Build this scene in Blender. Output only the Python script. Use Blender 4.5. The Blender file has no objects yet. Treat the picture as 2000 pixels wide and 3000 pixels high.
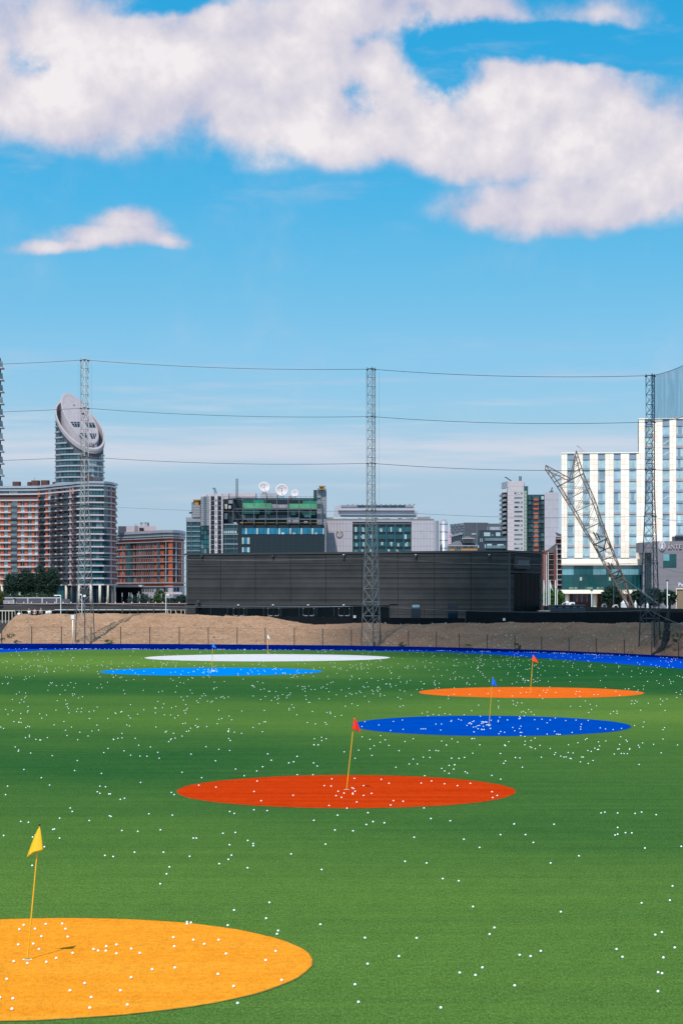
import bpy, math, random
from mathutils import Vector, Matrix
random.seed(11)
SC = bpy.context.scene
COL = SC.collection
# ------------------------------------------------------------------ camera
FPX, HY, CH = 5880.0, 1742.0, 5.78      # focal length and horizon in photo pixels, eye height in metres
cam_d = bpy.data.cameras.new('camera')
cam = bpy.data.objects.new('camera', cam_d); COL.objects.link(cam)
cam.location = (0, 0, CH); cam.rotation_euler = (math.radians(90), 0, 0)
cam_d.sensor_fit = 'HORIZONTAL'; cam_d.sensor_width = 24.0
cam_d.lens = FPX / 2000 * 24.0
cam_d.shift_y = (HY - 1500) / 2000
cam_d.clip_start = 0.5; cam_d.clip_end = 20000
SC.camera = cam
# ------------------------------------------------------------------ light and sky
SUN_EL, SUN_DX, SUN_DY = math.radians(58), 0.30, 0.954     # light travels towards +x, +y
sd = bpy.data.lights.new('sun', 'SUN'); sd.energy = 5.0; sd.angle = math.radians(0.53)
sd.color = (1.0, 0.955, 0.89)
sun = bpy.data.objects.new('sun', sd); COL.objects.link(sun)
ldir = Vector((SUN_DX*math.cos(SUN_EL), SUN_DY*math.cos(SUN_EL), -math.sin(SUN_EL))).normalized()
sun.rotation_euler = ldir.to_track_quat('-Z', 'Y').to_euler()
SC.view_settings.view_transform = 'Standard'; SC.view_settings.look = 'None'
SC.view_settings.exposure = 0.0; SC.view_settings.gamma = 1.0
SC.view_settings.use_curve_mapping = False

world = bpy.data.worlds.new("World"); SC.world = world; world.use_nodes = True
NT = world.node_tree; NT.nodes.clear()
class NB:
    """tiny node-building helper"""
    def __init__(s, nt): s.nt = nt
    def n(s, t, **k):
        o = s.nt.nodes.new(t)
        for a, b in k.items(): setattr(o, a, b)
        return o
    def put(s, sock, v):
        if isinstance(v, bpy.types.NodeSocket): s.nt.links.new(v, sock)
        else: sock.default_value = v
    def m(s, op, a, b=0.0, c=0.0, clamp=False):
        o = s.n('ShaderNodeMath', operation=op, use_clamp=clamp)
        s.put(o.inputs[0], a); s.put(o.inputs[1], b); s.put(o.inputs[2], c)
        return o.outputs[0]
    def vm(s, op, a, b=(0, 0, 0)):
        o = s.n('ShaderNodeVectorMath', operation=op)
        s.put(o.inputs[0], a); s.put(o.inputs[1], b)
        return o.outputs[0]
    def scale(s, a, k):
        o = s.n('ShaderNodeVectorMath', operation='SCALE'); s.put(o.inputs[0], a); s.put(o.inputs['Scale'], k)
        return o.outputs[0]
    def mr(s, v, a, b, c, d, smooth=False):
        o = s.n('ShaderNodeMapRange', clamp=True)
        if smooth: o.interpolation_type = 'SMOOTHSTEP'
        s.put(o.inputs[0], v)
        for i, x in enumerate((a, b, c, d)): s.put(o.inputs[i+1], x)
        return o.outputs[0]
    def noise(s, vec, scale, detail=2.0, rough=0.5, dist=0.0):
        o = s.n('ShaderNodeTexNoise'); s.put(o.inputs['Vector'], vec)
        o.inputs['Scale'].default_value = scale; o.inputs['Detail'].default_value = detail
        o.inputs['Roughness'].default_value = rough; o.inputs['Distortion'].default_value = dist
        return o.outputs['Fac']
    def mix(s, f, a, b, bt='MIX'):
        o = s.n('ShaderNodeMix', data_type='RGBA', blend_type=bt)
        s.put(o.inputs[0], f); s.put(o.inputs[6], a); s.put(o.inputs[7], b)
        return o.outputs[2]
    def ramp(s, f, stops, interp='LINEAR'):
        o = s.n('ShaderNodeValToRGB'); o.color_ramp.interpolation = interp
        el = o.color_ramp.elements
        while len(el) > 1: el.remove(el[-1])
        for i, (p, c) in enumerate(stops):
            e = el[0] if i == 0 else el.new(p)
            e.position = p; e.color = (c[0], c[1], c[2], 1)
        s.put(o.inputs[0], f)
        return o.outputs[0]
def lin(c):
    c = c / 255.0
    return c/12.92 if c <= .04045 else ((c+.055)/1.055)**2.4
def L3(r, g, b, k=1.0): return (min(lin(r)/k, .92), min(lin(g)/k, .92), min(lin(b)/k, .92))

w = NB(NT)
tc = w.n('ShaderNodeTexCoord'); D3 = w.vm('NORMALIZE', tc.outputs['Generated'])
sep = w.n('ShaderNodeSeparateXYZ'); w.put(sep.inputs[0], D3)
dx, dy, dz = sep.outputs
U = w.m('ARCTAN2', dx, dy); V = w.m('ARCSINE', dz)
# clear sky: Nishita, its vertical scale stretched so that the deep blue starts lower down
sky = w.n('ShaderNodeTexSky', sky_type='NISHITA'); sky.sun_disc = False
sky.sun_elevation = SUN_EL; sky.sun_rotation = math.atan2(-SUN_DX, -SUN_DY)
sky.altitude = 0; sky.air_density = 1.0; sky.dust_density = 0.6; sky.ozone_density = 2.0
comb = w.n('ShaderNodeCombineXYZ'); w.put(comb.inputs[0], dx); w.put(comb.inputs[1], dy)
w.put(comb.inputs[2], w.m('MULTIPLY', w.m('ADD', dz, 0.03), 2.6))
w.put(sky.inputs[0], w.vm('NORMALIZE', comb.outputs[0]))
tint = w.ramp(w.mr(V, 0.0, 1.0, 0, 1), [(0.0037, (0.975, 0.946, 1.021)), (0.0241, (1.288, 1.162, 1.088)), (0.0547, (1.759, 1.595, 1.323)), (0.0919, (1.912, 2.198, 1.79)), (0.1222, (1.743, 2.503, 2.142)), (0.1589, (1.282, 2.677, 2.383)), (0.1951, (0.785, 2.712, 2.595)), (0.2723, (0.342, 2.664, 2.785)), (1.0, (0.45, 1.9, 2.1))])
clear = w.mix(1.0, sky.outputs[0], tint, 'MULTIPLY')
# clouds: soft masses by direction (azimuth, elevation) broken up by turbulence, scattered clouds elsewhere
uv = w.n('ShaderNodeCombineXYZ'); w.put(uv.inputs[0], U); w.put(uv.inputs[1], V)
warp = w.n('ShaderNodeTexNoise'); w.put(warp.inputs['Vector'], D3)
warp.inputs['Scale'].default_value = 14; warp.inputs['Detail'].default_value = 7
uvw = w.vm('ADD', uv.outputs[0], w.scale(w.vm('SUBTRACT', warp.outputs['Color'], (.5, .5, .5)), 0.034))
def blob(px, py, rx, ry, rot=0.0, amp=1.0):
    mp = w.n('ShaderNodeMapping', vector_type='TEXTURE')
    w.put(mp.inputs['Vector'], uvw)
    mp.inputs['Location'].default_value = (math.atan((px-1000)/FPX), math.atan((HY-py)/FPX), 0)
    mp.inputs['Rotation'].default_value = (0, 0, math.radians(rot))
    mp.inputs['Scale'].default_value = (rx/FPX, ry/FPX, 1)
    g = w.n('ShaderNodeTexGradient', gradient_type='SPHERICAL'); w.put(g.inputs[0], mp.outputs[0])
    return w.m('MULTIPLY', g.outputs['Fac'], amp)
fbm = w.noise(D3, 18, 10, .60)
blobs = [(180, 220, 720, 300, 0, 1.9), (800, 190, 640, 300, -4, 1.8), (1080, 340, 430, 190, -8, 1.7), (1090, 40, 520, 130, 0, 1.5), (1400, 40, 260, 80, -3, 1.2), (1640, 330, 460, 240, -8, 1.9), (1340, 430, 400, 140, -6, 1.6),
         (1960, 460, 380, 250, -8, 1.8), (1800, 590, 600, 110, 3, 1.5), (1500, 622, 300, 60, 2, 1.0), (1760, 30, 240, 80, 0, .8), (310, 700, 240, 46, 1, 1.3), (345, 668, 160, 56, 0, 1.1), (180, 722, 200, 28, 4, .9), (440, 706, 120, 32, -3, .8),
         (-420, 300, 500, 320, 0, 1.6), (2420, 420, 500, 320, 0, 1.6), (400, -260, 900, 240, 0, 1.2)]
acc = None
for b in blobs:
    x = w.m('MINIMUM', blob(*b), 1.0)
    acc = x if acc is None else w.m('SMOOTH_MAX', acc, x, 0.12)
for b in ((1510, 122, 350, 72, -2, 1.15), (1285, 185, 190, 110, -46, .85), (1045, 250, 170, 70, -24, .75), (1020, 110, 190, 40, 8, .35), (490, -4, 200, 40, 3, .9), (1800, 130, 260, 70, -8, 1.0), (120, 190, 120, 60, 0, .45)):      # gaps of blue
    acc = w.m('SUBTRACT', acc, w.m('MULTIPLY', blob(*b), w.mr(fbm, .32, .68, 1.7, .25)))
acc = w.m('MAXIMUM', acc, 0.0)
fbm2 = w.noise(w.vm('ADD', D3, (-.006, 0, .012)), 18, 7, .52)
# elsewhere in the sky
view = w.m('MULTIPLY', w.mr(w.m('ABSOLUTE', U), .22, .5, 1, 0, True), w.mr(V, .30, .55, 1, 0, True))
cov = w.mr(w.noise(w.vm('MULTIPLY', D3, (1, 1, 1.6)), 3.2, 3, .5), .42, .68, 0, 1.1, True)
cov = w.m('MULTIPLY', cov, w.mr(V, .02, .2, 0, 1, True))
base = w.m('ADD', w.m('MULTIPLY', acc, view), w.m('MULTIPLY', cov, w.m('SUBTRACT', 1.0, view)))
dens = w.m('ADD', base, w.m('MULTIPLY', w.m('SUBTRACT', fbm, .5), w.mr(base, 0, .3, .42, 1.9)))
mask = w.mr(dens, .06, .80, 0, 1, True)
# thin high streaks low over the horizon
st = w.noise(w.vm('MULTIPLY', D3, (3.0, 3.0, 42)), 3.0, 5, .55)
streak = w.m('MULTIPLY', w.mr(st, .46, .72, 0, .55, True), w.m('MULTIPLY', w.mr(V, .035, .065, 0, 1, True), w.mr(V, .075, .14, 1, 0, True)))
band = w.m('MULTIPLY', w.mr(V, .055, .07, 0, 1, True), w.mr(V, .072, .088, 1, 0, True))
streak = w.m('MAXIMUM', streak, w.m('MULTIPLY', band, w.mr(st, .28, .6, .15, .75, True)))
wisp = w.m('MULTIPLY', w.mr(w.noise(w.vm('MULTIPLY', D3, (6, 6, 26)), 2.6, 6, .6), .5, .8, 0, .35, True), w.mr(V, .16, .22, 0, 1, True))
mask = w.m('MAXIMUM', w.m('MAXIMUM', mask, streak), wisp)
mask = w.m('MULTIPLY', mask, w.mr(dz, -.01, .01, 0, 1))
fbs = w.noise(D3, 18, 7, .52)
lit = w.mr(w.m('SUBTRACT', fbm2, fbs), -.16, .16, 1, 0)
big = w.noise(w.vm('MULTIPLY', D3, (1, 1, 1.5)), 8, 3, .5)
lit = w.m('ADD', w.m('ADD', w.m('MULTIPLY', lit, .34), w.m('MULTIPLY', big, .40)), w.m('MULTIPLY', w.mr(dens, .3, 1.3, 0, 1), .26))
ccol = w.ramp(w.mr(lit, .28, .72, 0, 1), [(0, (5.0, 5.2, 6.8)), (.4, (6.5, 6.35, 7.4)), (.75, (7.8, 7.4, 7.9)), (1, (8.9, 8.5, 8.7))])
ccol = w.mix(w.mr(V, .09, .12, 1, 0), ccol, (6.9, 7.1, 8.0, 1))
skyc = w.mix(mask, clear, ccol)
bg = w.n('ShaderNodeBackground'); w.put(bg.inputs[0], skyc); bg.inputs[1].default_value = 0.10
out = w.n('ShaderNodeOutputWorld'); NT.links.new(bg.outputs[0], out.inputs[0])

# ------------------------------------------------------------------ helpers
def Pt(px, py, D): return Vector(((px-1000)*D/FPX, D, CH-(py-HY)*D/FPX))
def Gd(px, py):
    D = FPX*CH/(py-HY)
    return Vector(((px-1000)*D/FPX, D, 0))
def XY(px, D): return Vector(((px-1000)*D/FPX, D))
def Zy(py, D): return CH-(py-HY)*D/FPX
WM = {}
def reg(o, W, parent=None):
    COL.objects.link(o)
    if parent is not None:
        o.parent = parent; o.matrix_parent_inverse = WM[parent.name].inverted()
    o.matrix_basis = W; WM[o.name] = W.copy()
    return o
def tag(o, label=None, cat=None, group=None, kind=None):
    if label: o['label'] = label
    if cat: o['category'] = cat
    if group: o['group'] = group
    if kind: o['kind'] = kind
    return o
def thing(name, label, cat, loc=(0, 0, 0), group=None, rz=0.0):
    o = bpy.data.objects.new(name, None); o.empty_display_size = .5
    reg(o, Matrix.Translation(Vector(loc)) @ Matrix.Rotation(rz, 4, 'Z'))
    return tag(o, label, cat, group)
class MB:
    """collects shapes in world space; build() links them as one mesh object"""
    def __init__(s): s.v = []; s.f = []; s.mi = []; s.cur = 0
    def face(s, pts):
        i = len(s.v); s.v += [tuple(p) for p in pts]; s.f.append(tuple(range(i, i+len(pts)))); s.mi.append(s.cur)
    def idx(s, verts, faces):
        i = len(s.v); s.v += [tuple(p) for p in verts]
        for f in faces: s.f.append(tuple(i+k for k in f)); s.mi.append(s.cur)
    def box(s, a0, a1, b0, b1, c0, c1, F=None):
        vs = [Vector((x, y, z)) for z in (c0, c1) for y in (b0, b1) for x in (a0, a1)]
        if F is not None: vs = [F @ p for p in vs]
        s.idx(vs, [(0, 2, 3, 1), (4, 5, 7, 6), (0, 1, 5, 4), (1, 3, 7, 5), (3, 2, 6, 7), (2, 0, 4, 6)])
    def tube(s, pts, r, n=6, cap=True, r2=None):
        pts = [Vector(p) for p in pts]; rings = []
        for i, p in enumerate(pts):
            d = (pts[min(i+1, len(pts)-1)]-pts[max(i-1, 0)])
            d = d.normalized() if d.length > 1e-9 else Vector((0, 0, 1))
            a = d.cross(Vector((0, 0, 1)))
            if a.length < 1e-3: a = d.cross(Vector((1, 0, 0)))
            a.normalize(); b = d.cross(a)
            if isinstance(r, (list, tuple)): rr = r[i]
            else: rr = r if r2 is None else r+(r2-r)*i/(len(pts)-1)
            rings.append([p+(a*math.cos(2*math.pi*k/n)+b*math.sin(2*math.pi*k/n))*rr for k in range(n)])
        vs = [p for ring in rings for p in ring]; fs = []
        for i in range(len(pts)-1):
            for k in range(n):
                k2 = (k+1) % n
                fs.append((i*n+k, i*n+k2, (i+1)*n+k2, (i+1)*n+k))
        if cap: fs.append(tuple(range(n-1, -1, -1))); fs.append(tuple((len(pts)-1)*n+k for k in range(n)))
        s.idx(vs, fs)
    def cyl(s, c, r, z0, z1, n=24, r2=None):
        s.tube([(c[0], c[1], z0), (c[0], c[1], z1)], r, n, True, r2)
    def prism(s, poly, z0, z1):
        n = len(poly)
        vs = [(p[0], p[1], z0) for p in poly]+[(p[0], p[1], z1) for p in poly]
        fs = [tuple(range(n-1, -1, -1)), tuple(range(n, 2*n))]+[(i, (i+1) % n, n+(i+1) % n, n+i) for i in range(n)]
        s.idx(vs, fs)
    def strip(s, path, z0, z1, c0, c1):
        """a band that follows a plan path; c = offset towards the outside"""
        pts = [Vector(p) for p in path]; A = []; B = []
        for i, p in enumerate(pts):
            d = (pts[min(i+1, len(pts)-1)]-pts[max(i-1, 0)]).normalized()
            nn = Vector((d.y, -d.x)); A.append(p+nn*c0); B.append(p+nn*c1)
        s.prism(A+B[::-1], z0, z1)
    def build(s, name, mats, parent=None, smooth=False, W=None):
        me = bpy.data.meshes.new(name)
        if W is None: W = WM[parent.name] if parent is not None else Matrix.Identity(4)
        inv = W.inverted()
        me.from_pydata([inv @ Vector(p) for p in s.v], [], s.f)
        if not isinstance(mats, (list, tuple)): mats = [mats]
        for m in mats: me.materials.append(m)
        if len(mats) > 1: me.polygons.foreach_set('material_index', s.mi)
        if smooth: me.polygons.foreach_set('use_smooth', [True]*len(me.polygons))
        me.update()
        return reg(bpy.data.objects.new(name, me), W, parent)
def based(mb, name, mats, base, **k):
    return mb.build(name, mats, None, W=Matrix.Translation(Vector(base)), **k)
_uc = {}
def ucube(mat):
    if mat.name not in _uc:
        me = bpy.data.meshes.new('unit_box')
        vs = [(x, y, z) for z in (0, 1) for y in (0, 1) for x in (0, 1)]
        me.from_pydata(vs, [], [(0, 2, 3, 1), (4, 5, 7, 6), (0, 1, 5, 4), (1, 3, 7, 5), (3, 2, 6, 7), (2, 0, 4, 6)])
        me.materials.append(mat); _uc[mat.name] = me
    return _uc[mat.name]
_ur = {}
def urod(mat, n=6):
    if mat.name not in _ur:
        b = MB(); b.tube([(0, 0, 0), (0, 0, 1)], 1.0, n)
        me = bpy.data.meshes.new('unit_rod'); me.from_pydata(b.v, [], b.f); me.materials.append(mat)
        me.polygons.foreach_set('use_smooth', [len(p.vertices) == 4 for p in me.polygons])
        _ur[mat.name] = me
    return _ur[mat.name]
def bx(name, mat, parent, F, a0, a1, y0, y1, z0, z1):
    W = F @ Matrix.Translation((min(a0, a1), min(y0, y1), min(z0, z1))) @ Matrix.Diagonal((max(abs(a1-a0), 1e-3), max(abs(y1-y0), 1e-3), max(abs(z1-z0), 1e-3), 1))
    return reg(bpy.data.objects.new(name, ucube(mat)), W, parent)
def rod(name, mat, parent, p, q, r):
    p = Vector(p); q = Vector(q); d = q-p
    R = d.to_track_quat('Z', 'Y').to_matrix().to_4x4()
    return reg(bpy.data.objects.new(name, urod(mat)), Matrix.Translation(p) @ R @ Matrix.Diagonal((r, r, d.length, 1)), parent)
class Fac:
    """a vertical facade between two plan points, left to right as seen from outside"""
    def __init__(s, A, B):
        s.A = Vector(A); s.u = (Vector(B)-s.A).normalized(); s.len = (Vector(B)-s.A).length
        n = Vector((s.u.y, -s.u.x))
        s.F = Matrix(((s.u.x, -n.x, 0, s.A.x), (s.u.y, -n.y, 0, s.A.y), (0, 0, 1, 0), (0, 0, 0, 1)))
    def k(s, px):
        t = (px-1000)/FPX
        return (t*s.A.y-s.A.x)/(s.u.x-t*s.u.y)
    def D(s, k): return s.A.y+s.u.y*k
    Dz = None
    def box(s, name, mat, parent, px0, px1, py0, py1, c0=0.0, c1=.2):
        k0, k1 = s.k(px0), s.k(px1); D = s.Dz or s.D((k0+k1)/2)
        return bx(name, mat, parent, s.F, k0, k1, -c1, -c0, Zy(py1, D), Zy(py0, D))
    def kbox(s, name, mat, parent, k0, k1, z0, z1, c0=0.0, c1=.2):
        return bx(name, mat, parent, s.F, k0, k1, -c1, -c0, z0, z1)
    def mbox(s, mb, px0, px1, py0, py1, c0, c1):
        k0, k1 = s.k(px0), s.k(px1); D = s.Dz or s.D((k0+k1)/2)
        mb.box(k0, k1, -c1, -c0, Zy(py1, D), Zy(py0, D), s.F)
    def pt(s, px, py, c=0.0):
        k = s.k(px); D = s.Dz or s.D(k)
        return s.F @ Vector((k, -c, Zy(py, D)))
def front(D, pe=None, pm=None):
    """a frontal facade; pe = photo column of the end wall that stands edge-on to the viewpoint"""
    if pe is None: return Fac(XY(0, D), XY(2000, D))
    a = math.atan((pe-1000)/FPX); A = XY(pe, D); u = Vector((math.cos(a), -math.sin(a)))
    f = Fac(A-u*60, A+u*60); f.Dz = D if pm is None else f.D(f.k(pm)); return f

# ------------------------------------------------------------------ materials
_mc = {}
def mk(name, col, rough=.7, var=.10, scale=1.5, metal=0.0, spec=.5, bump=0.0, stretch=(1, 1, 1), detail=4.0):
    if name in _mc: return _mc[name]
    m = bpy.data.materials.new(name); m.use_nodes = True
    n = NB(m.node_tree); p = m.node_tree.nodes['Principled BSDF']
    g = n.n('ShaderNodeNewGeometry')
    v = n.vm('MULTIPLY', g.outputs['Position'], stretch)
    if var > 0:
        f = n.noise(v, scale, detail, .6)
        lo = tuple(max(0, c*(1-var*1.6)) for c in col); hi = tuple(min(.95, c*(1+var*1.6)) for c in col)
        c = n.mix(n.mr(f, .25, .75, 0, 1), lo+(1,), hi+(1,))
        n.put(p.inputs['Base Color'], c)
        if bump > 0:
            b = n.n('ShaderNodeBump'); b.inputs['Strength'].default_value = bump; b.inputs['Distance'].default_value = .05
            n.put(b.inputs['Height'], f); n.put(p.inputs['Normal'], b.outputs[0])
    else: p.inputs['Base Color'].default_value = col+(1,)
    p.inputs['Roughness'].default_value = rough; p.inputs['Metallic'].default_value = metal
    p.inputs['Specular IOR Level'].default_value = spec
    _mc[name] = m
    return m
def glass(name, col, rough=.06, spec=.5, metal=.0, var=.25, scale=.35):
    return mk(name, col, rough, var, scale, metal, spec)
# ================================================================== ground and turf
def sheet(name, poly, z, mat, lab=None, cat=None, kind=None, group=None, base=None):
    b = MB(); b.face([(p[0], p[1], z) for p in poly])
    o = based(b, name, mat, base if base is not None else (0, 0, z))
    return tag(o, lab, cat, group, kind)

def turf(name, col, dark, light, bands=False, fine=1.0):
    m = bpy.data.materials.new(name); m.use_nodes = True
    n = NB(m.node_tree); p = m.node_tree.nodes['Principled BSDF']
    g = n.n('ShaderNodeNewGeometry'); P = g.outputs['Position']
    sp = n.n('ShaderNodeSeparateXYZ'); n.put(sp.inputs[0], P); X, Y, Z = sp.outputs
    blade = n.noise(n.vm('MULTIPLY', P, (1.0, .22, 1)), 30*fine, 4, .75)
    clump = n.noise(P, 7, 3, .6)
    streak = n.noise(n.vm('MULTIPLY', P, (.10, 1.6, 1)), 1.1, 6, .68)
    patch = n.noise(n.vm('MULTIPLY', P, (.5, 1.0, 1)), .12, 4, .6)
    c = col
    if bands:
        # undulation and cloud shade painted into the turf as light and dark bands
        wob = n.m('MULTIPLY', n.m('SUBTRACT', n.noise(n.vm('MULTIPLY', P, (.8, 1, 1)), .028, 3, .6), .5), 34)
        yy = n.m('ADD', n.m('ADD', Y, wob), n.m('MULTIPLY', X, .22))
        shade_bands = n.ramp(n.mr(yy, 20, 220, 0, 1), [(0, (.62,)*3), (.07, (.72,)*3), (.13, (.60,)*3), (.17, (.36,)*3), (.235, (.2,)*3), (.29, (.32,)*3), (.345, (.62,)*3),
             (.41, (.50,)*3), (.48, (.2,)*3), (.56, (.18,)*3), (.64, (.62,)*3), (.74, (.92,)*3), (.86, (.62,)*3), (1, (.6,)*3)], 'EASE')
        # painted bands differ left and right; the far right carries darker cloud shade
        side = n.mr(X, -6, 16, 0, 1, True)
        shade_bands_r = n.ramp(n.mr(yy, 20, 220, 0, 1), [(0, (.62,)*3), (.10, (.66,)*3), (.16, (.30,)*3), (.22, (.42,)*3), (.28, (.45,)*3), (.34, (.62,)*3), (.40, (.86,)*3),
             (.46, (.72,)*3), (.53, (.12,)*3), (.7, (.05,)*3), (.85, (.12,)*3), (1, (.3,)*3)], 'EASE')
        shade_bands = n.mix(side, shade_bands, shade_bands_r)
        shade_bands = n.m('ADD', shade_bands, n.m('MULTIPLY', n.m('SUBTRACT', streak, .5), .55))
        shade_bands = n.m('ADD', shade_bands, n.m('MULTIPLY', n.m('SUBTRACT', patch, .5), .35), 0, True)
        c = n.mix(shade_bands, dark+(1,), light+(1,))
    else:
        c = n.mix(n.mr(streak, .3, .7, 0, 1), dark+(1,), light+(1,))
    k = n.m('ADD', n.mr(blade, .25, .75, .45 if bands else .78, 1.55 if bands else 1.22), n.m('ADD', n.m('MULTIPLY', n.m('SUBTRACT', clump, .5), .5), n.m('MULTIPLY', n.m('SUBTRACT', n.noise(n.vm('MULTIPLY', P, (1, .3, 1)), 2.2, 4, .7), .5), .35)))
    c = n.mix(1.0, c, n.m('MULTIPLY', k, 1.0), 'MULTIPLY')
    if bands:   # stray pale fibres
        sp_ = n.mr(n.noise(n.vm('MULTIPLY', P, (1, .25, 1)), 42, 1, .5), .66, .74, 0, .5)
        c = n.mix(sp_, c, (.30, .33, .12, 1))
    n.put(p.inputs['Base Color'], c)
    p.inputs['Roughness'].default_value = .9; p.inputs['Specular IOR Level'].default_value = .0
    b = n.n('ShaderNodeBump'); b.inputs['Strength'].default_value = .7; b.inputs['Distance'].default_value = .03
    n.put(b.inputs['Height'], blade); n.put(p.inputs['Normal'], b.outputs[0])
    return m
K = 1.72
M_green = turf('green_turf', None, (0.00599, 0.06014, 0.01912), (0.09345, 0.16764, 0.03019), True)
M_blue_t = turf('blue_turf', None, (0.0, 0.03583, 0.25675), (0.0, 0.056, 0.33975), fine=.9)
M_border = turf('blue_border_turf', None, (0, .030, .31), (.001, .062, .42), fine=.9)
M_bank = turf('navy_bank_turf', None, (0, .004, .065), (0, .008, .12), fine=.9)
M_red_t = turf('red_turf', None, (0.37455, 0.02147, 0.0019), (0.45907, 0.04213, 0.00502))
M_yel_t = turf('amber_turf', None, (0.64896, 0.20618, 0.01158), (0.66667, 0.26112, 0.02409))
M_org_t = turf('orange_turf', None, (0.56691, 0.08426, 0.00715), (0.59302, 0.12198, 0.01512))
M_lb_t = turf('sky_blue_turf', None, L3(0, 138, 240, K), L3(0, 150, 255, K))
M_wht_t = turf('white_turf', None, L3(226, 222, 226, K), L3(240, 236, 240, K))
M_soil = mk('bare_ground', (.17, .14, .11), .95, .25, .06, bump=.3)

gm = MB(); gm.face([(-7000, -600, -.06), (7000, -600, -.06), (7000, 9000, -.06), (-7000, 9000, -.06)])
tag(gm.build('ground', M_soil), kind='structure')
def interp(t, tab):
    if t <= tab[0][0]: return tab[0][1]
    for (a, va), (b, vb) in zip(tab, tab[1:]):
        if t <= b: return va+(vb-va)*(t-a)/(b-a)
    return tab[-1][1]
ED = [(-900, 196), (-500, 207), (0, 213), (500, 212), (1000, 208), (1300, 206), (1600, 198.8), (1800, 190), (2000, 180), (2300, 160), (2700, 128), (3200, 96), (4200, 60)]
def skD(px): return interp(px, ED)
GE = [(-900, 175), (-500, 190), (0, 199.9), (110, 206.5), (250, 210), (500, 210.6), (1000, 206.8), (1300, 201.1), (1450, 193), (1600, 180.7), (1800, 168), (2000, 155.9), (2300, 134), (2700, 104), (3200, 74), (4200, 44)]
pxs = list(range(-900, 4201, 50))
near = [(60, -40), (-90, -40)]
fieldp = near+[tuple(XY(p, interp(p, GE)+.4)) for p in pxs]
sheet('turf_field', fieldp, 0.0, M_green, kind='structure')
bp = [tuple(XY(p, interp(p, GE))) for p in pxs]+[tuple(XY(p, skD(p)+.2)) for p in reversed(pxs)]
sheet('blue_border', bp, 0.004, M_border, kind='structure')
HB = [(-900, .58), (0, .56), (500, .54), (1000, .48), (1300, .36), (1600, .24), (2000, .18), (4200, .18)]
bk = MB(); prof = [(0, 0.0), (.18, .35), (.42, .8), (.8, 1.0), (1.6, .93), (2.4, .0)]
rows = []
for p in pxs:
    d = skD(p); h = interp(p, HB)
    rows.append([(XY(p, d+c).x, d+c, h*k-(.05 if k == 0 else 0)) for c, k in prof])
vs = [q for r in rows for q in r]; npf = len(prof)
bk.idx(vs, [(i*npf+j, (i+1)*npf+j, (i+1)*npf+j+1, i*npf+j+1) for i in range(len(rows)-1) for j in range(npf-1)])
tag(bk.build('turf_bank', M_bank, smooth=True), kind='structure')

CIR = [('amber', M_yel_t, -4.80, 31.45, 4.32, 4.32, 'large amber-yellow turf circle cut off by the left edge, nearest the camera'),
       ('red', M_red_t, .15, 59.1, 4.97, 4.97, 'brick-red turf circle in the middle of the green field'),
       ('blue', M_blue_t, (1436-1000)*88.6/FPX, 88.6, 6.12, 6.9, 'royal blue turf circle right of the red flag'),
       ('orange', M_org_t, (1554-1000)*118.3/FPX, 118.3, 6.6, 6.6, 'bright orange turf circle under the orange flag'),
       ('sky', M_lb_t, (618-1000)*150.4/FPX, 150.4, 8.31, 7.7, 'sky blue turf circle in front of the white circle'),
       ('white', M_wht_t, (781.5-1000)*183.5/FPX, 183.5, 11.2, 10.5, 'white turf circle farthest down the field near the blue border')]
rc = random.Random(4)
M_fringe = mk('dry_turf_edge', (.085, .105, .03), .95, .3, 4, spec=0.0)
for nm, m, cx, cy, rx, ry, lab in CIR:
    b = MB(); N = 220; ph = [rc.uniform(0, 6.3) for _ in range(4)]
    pts = []
    for i in range(N):
        a = 2*math.pi*i/N
        k = 1+.004*math.sin(3*a+ph[0])+.003*math.sin(7*a+ph[1])+.0016*math.sin(23*a+ph[2])+rc.uniform(-.0012, .0012)
        pts.append((cx+math.cos(a)*rx*k, cy+math.sin(a)*ry*k))
    b.prism(pts, -.01, .012)
    o = based(b, 'target_circle', m, (cx, cy, 0))
    fr_ = MB(); NF = len(pts)
    wv = [rc.uniform(.008, .03) for _ in pts]; ringo = [(cx+(x-cx)*(1+wv[i]/rx), cy+(y-cy)*(1+wv[i]/ry), .006) for i, (x, y) in enumerate(pts)]; ringi = [(cx+(x-cx)*(1-.012/rx), cy+(y-cy)*(1-.012/ry), .0135) for x, y in pts]
    fr_.idx(ringo+ringi, [(i, (i+1) % NF, NF+(i+1) % NF, NF+i) for i in range(NF)]); fr_.build('cut_edge', M_fringe, o)
    tag(o, lab, 'target', 'coloured target circles on the driving range')

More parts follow.
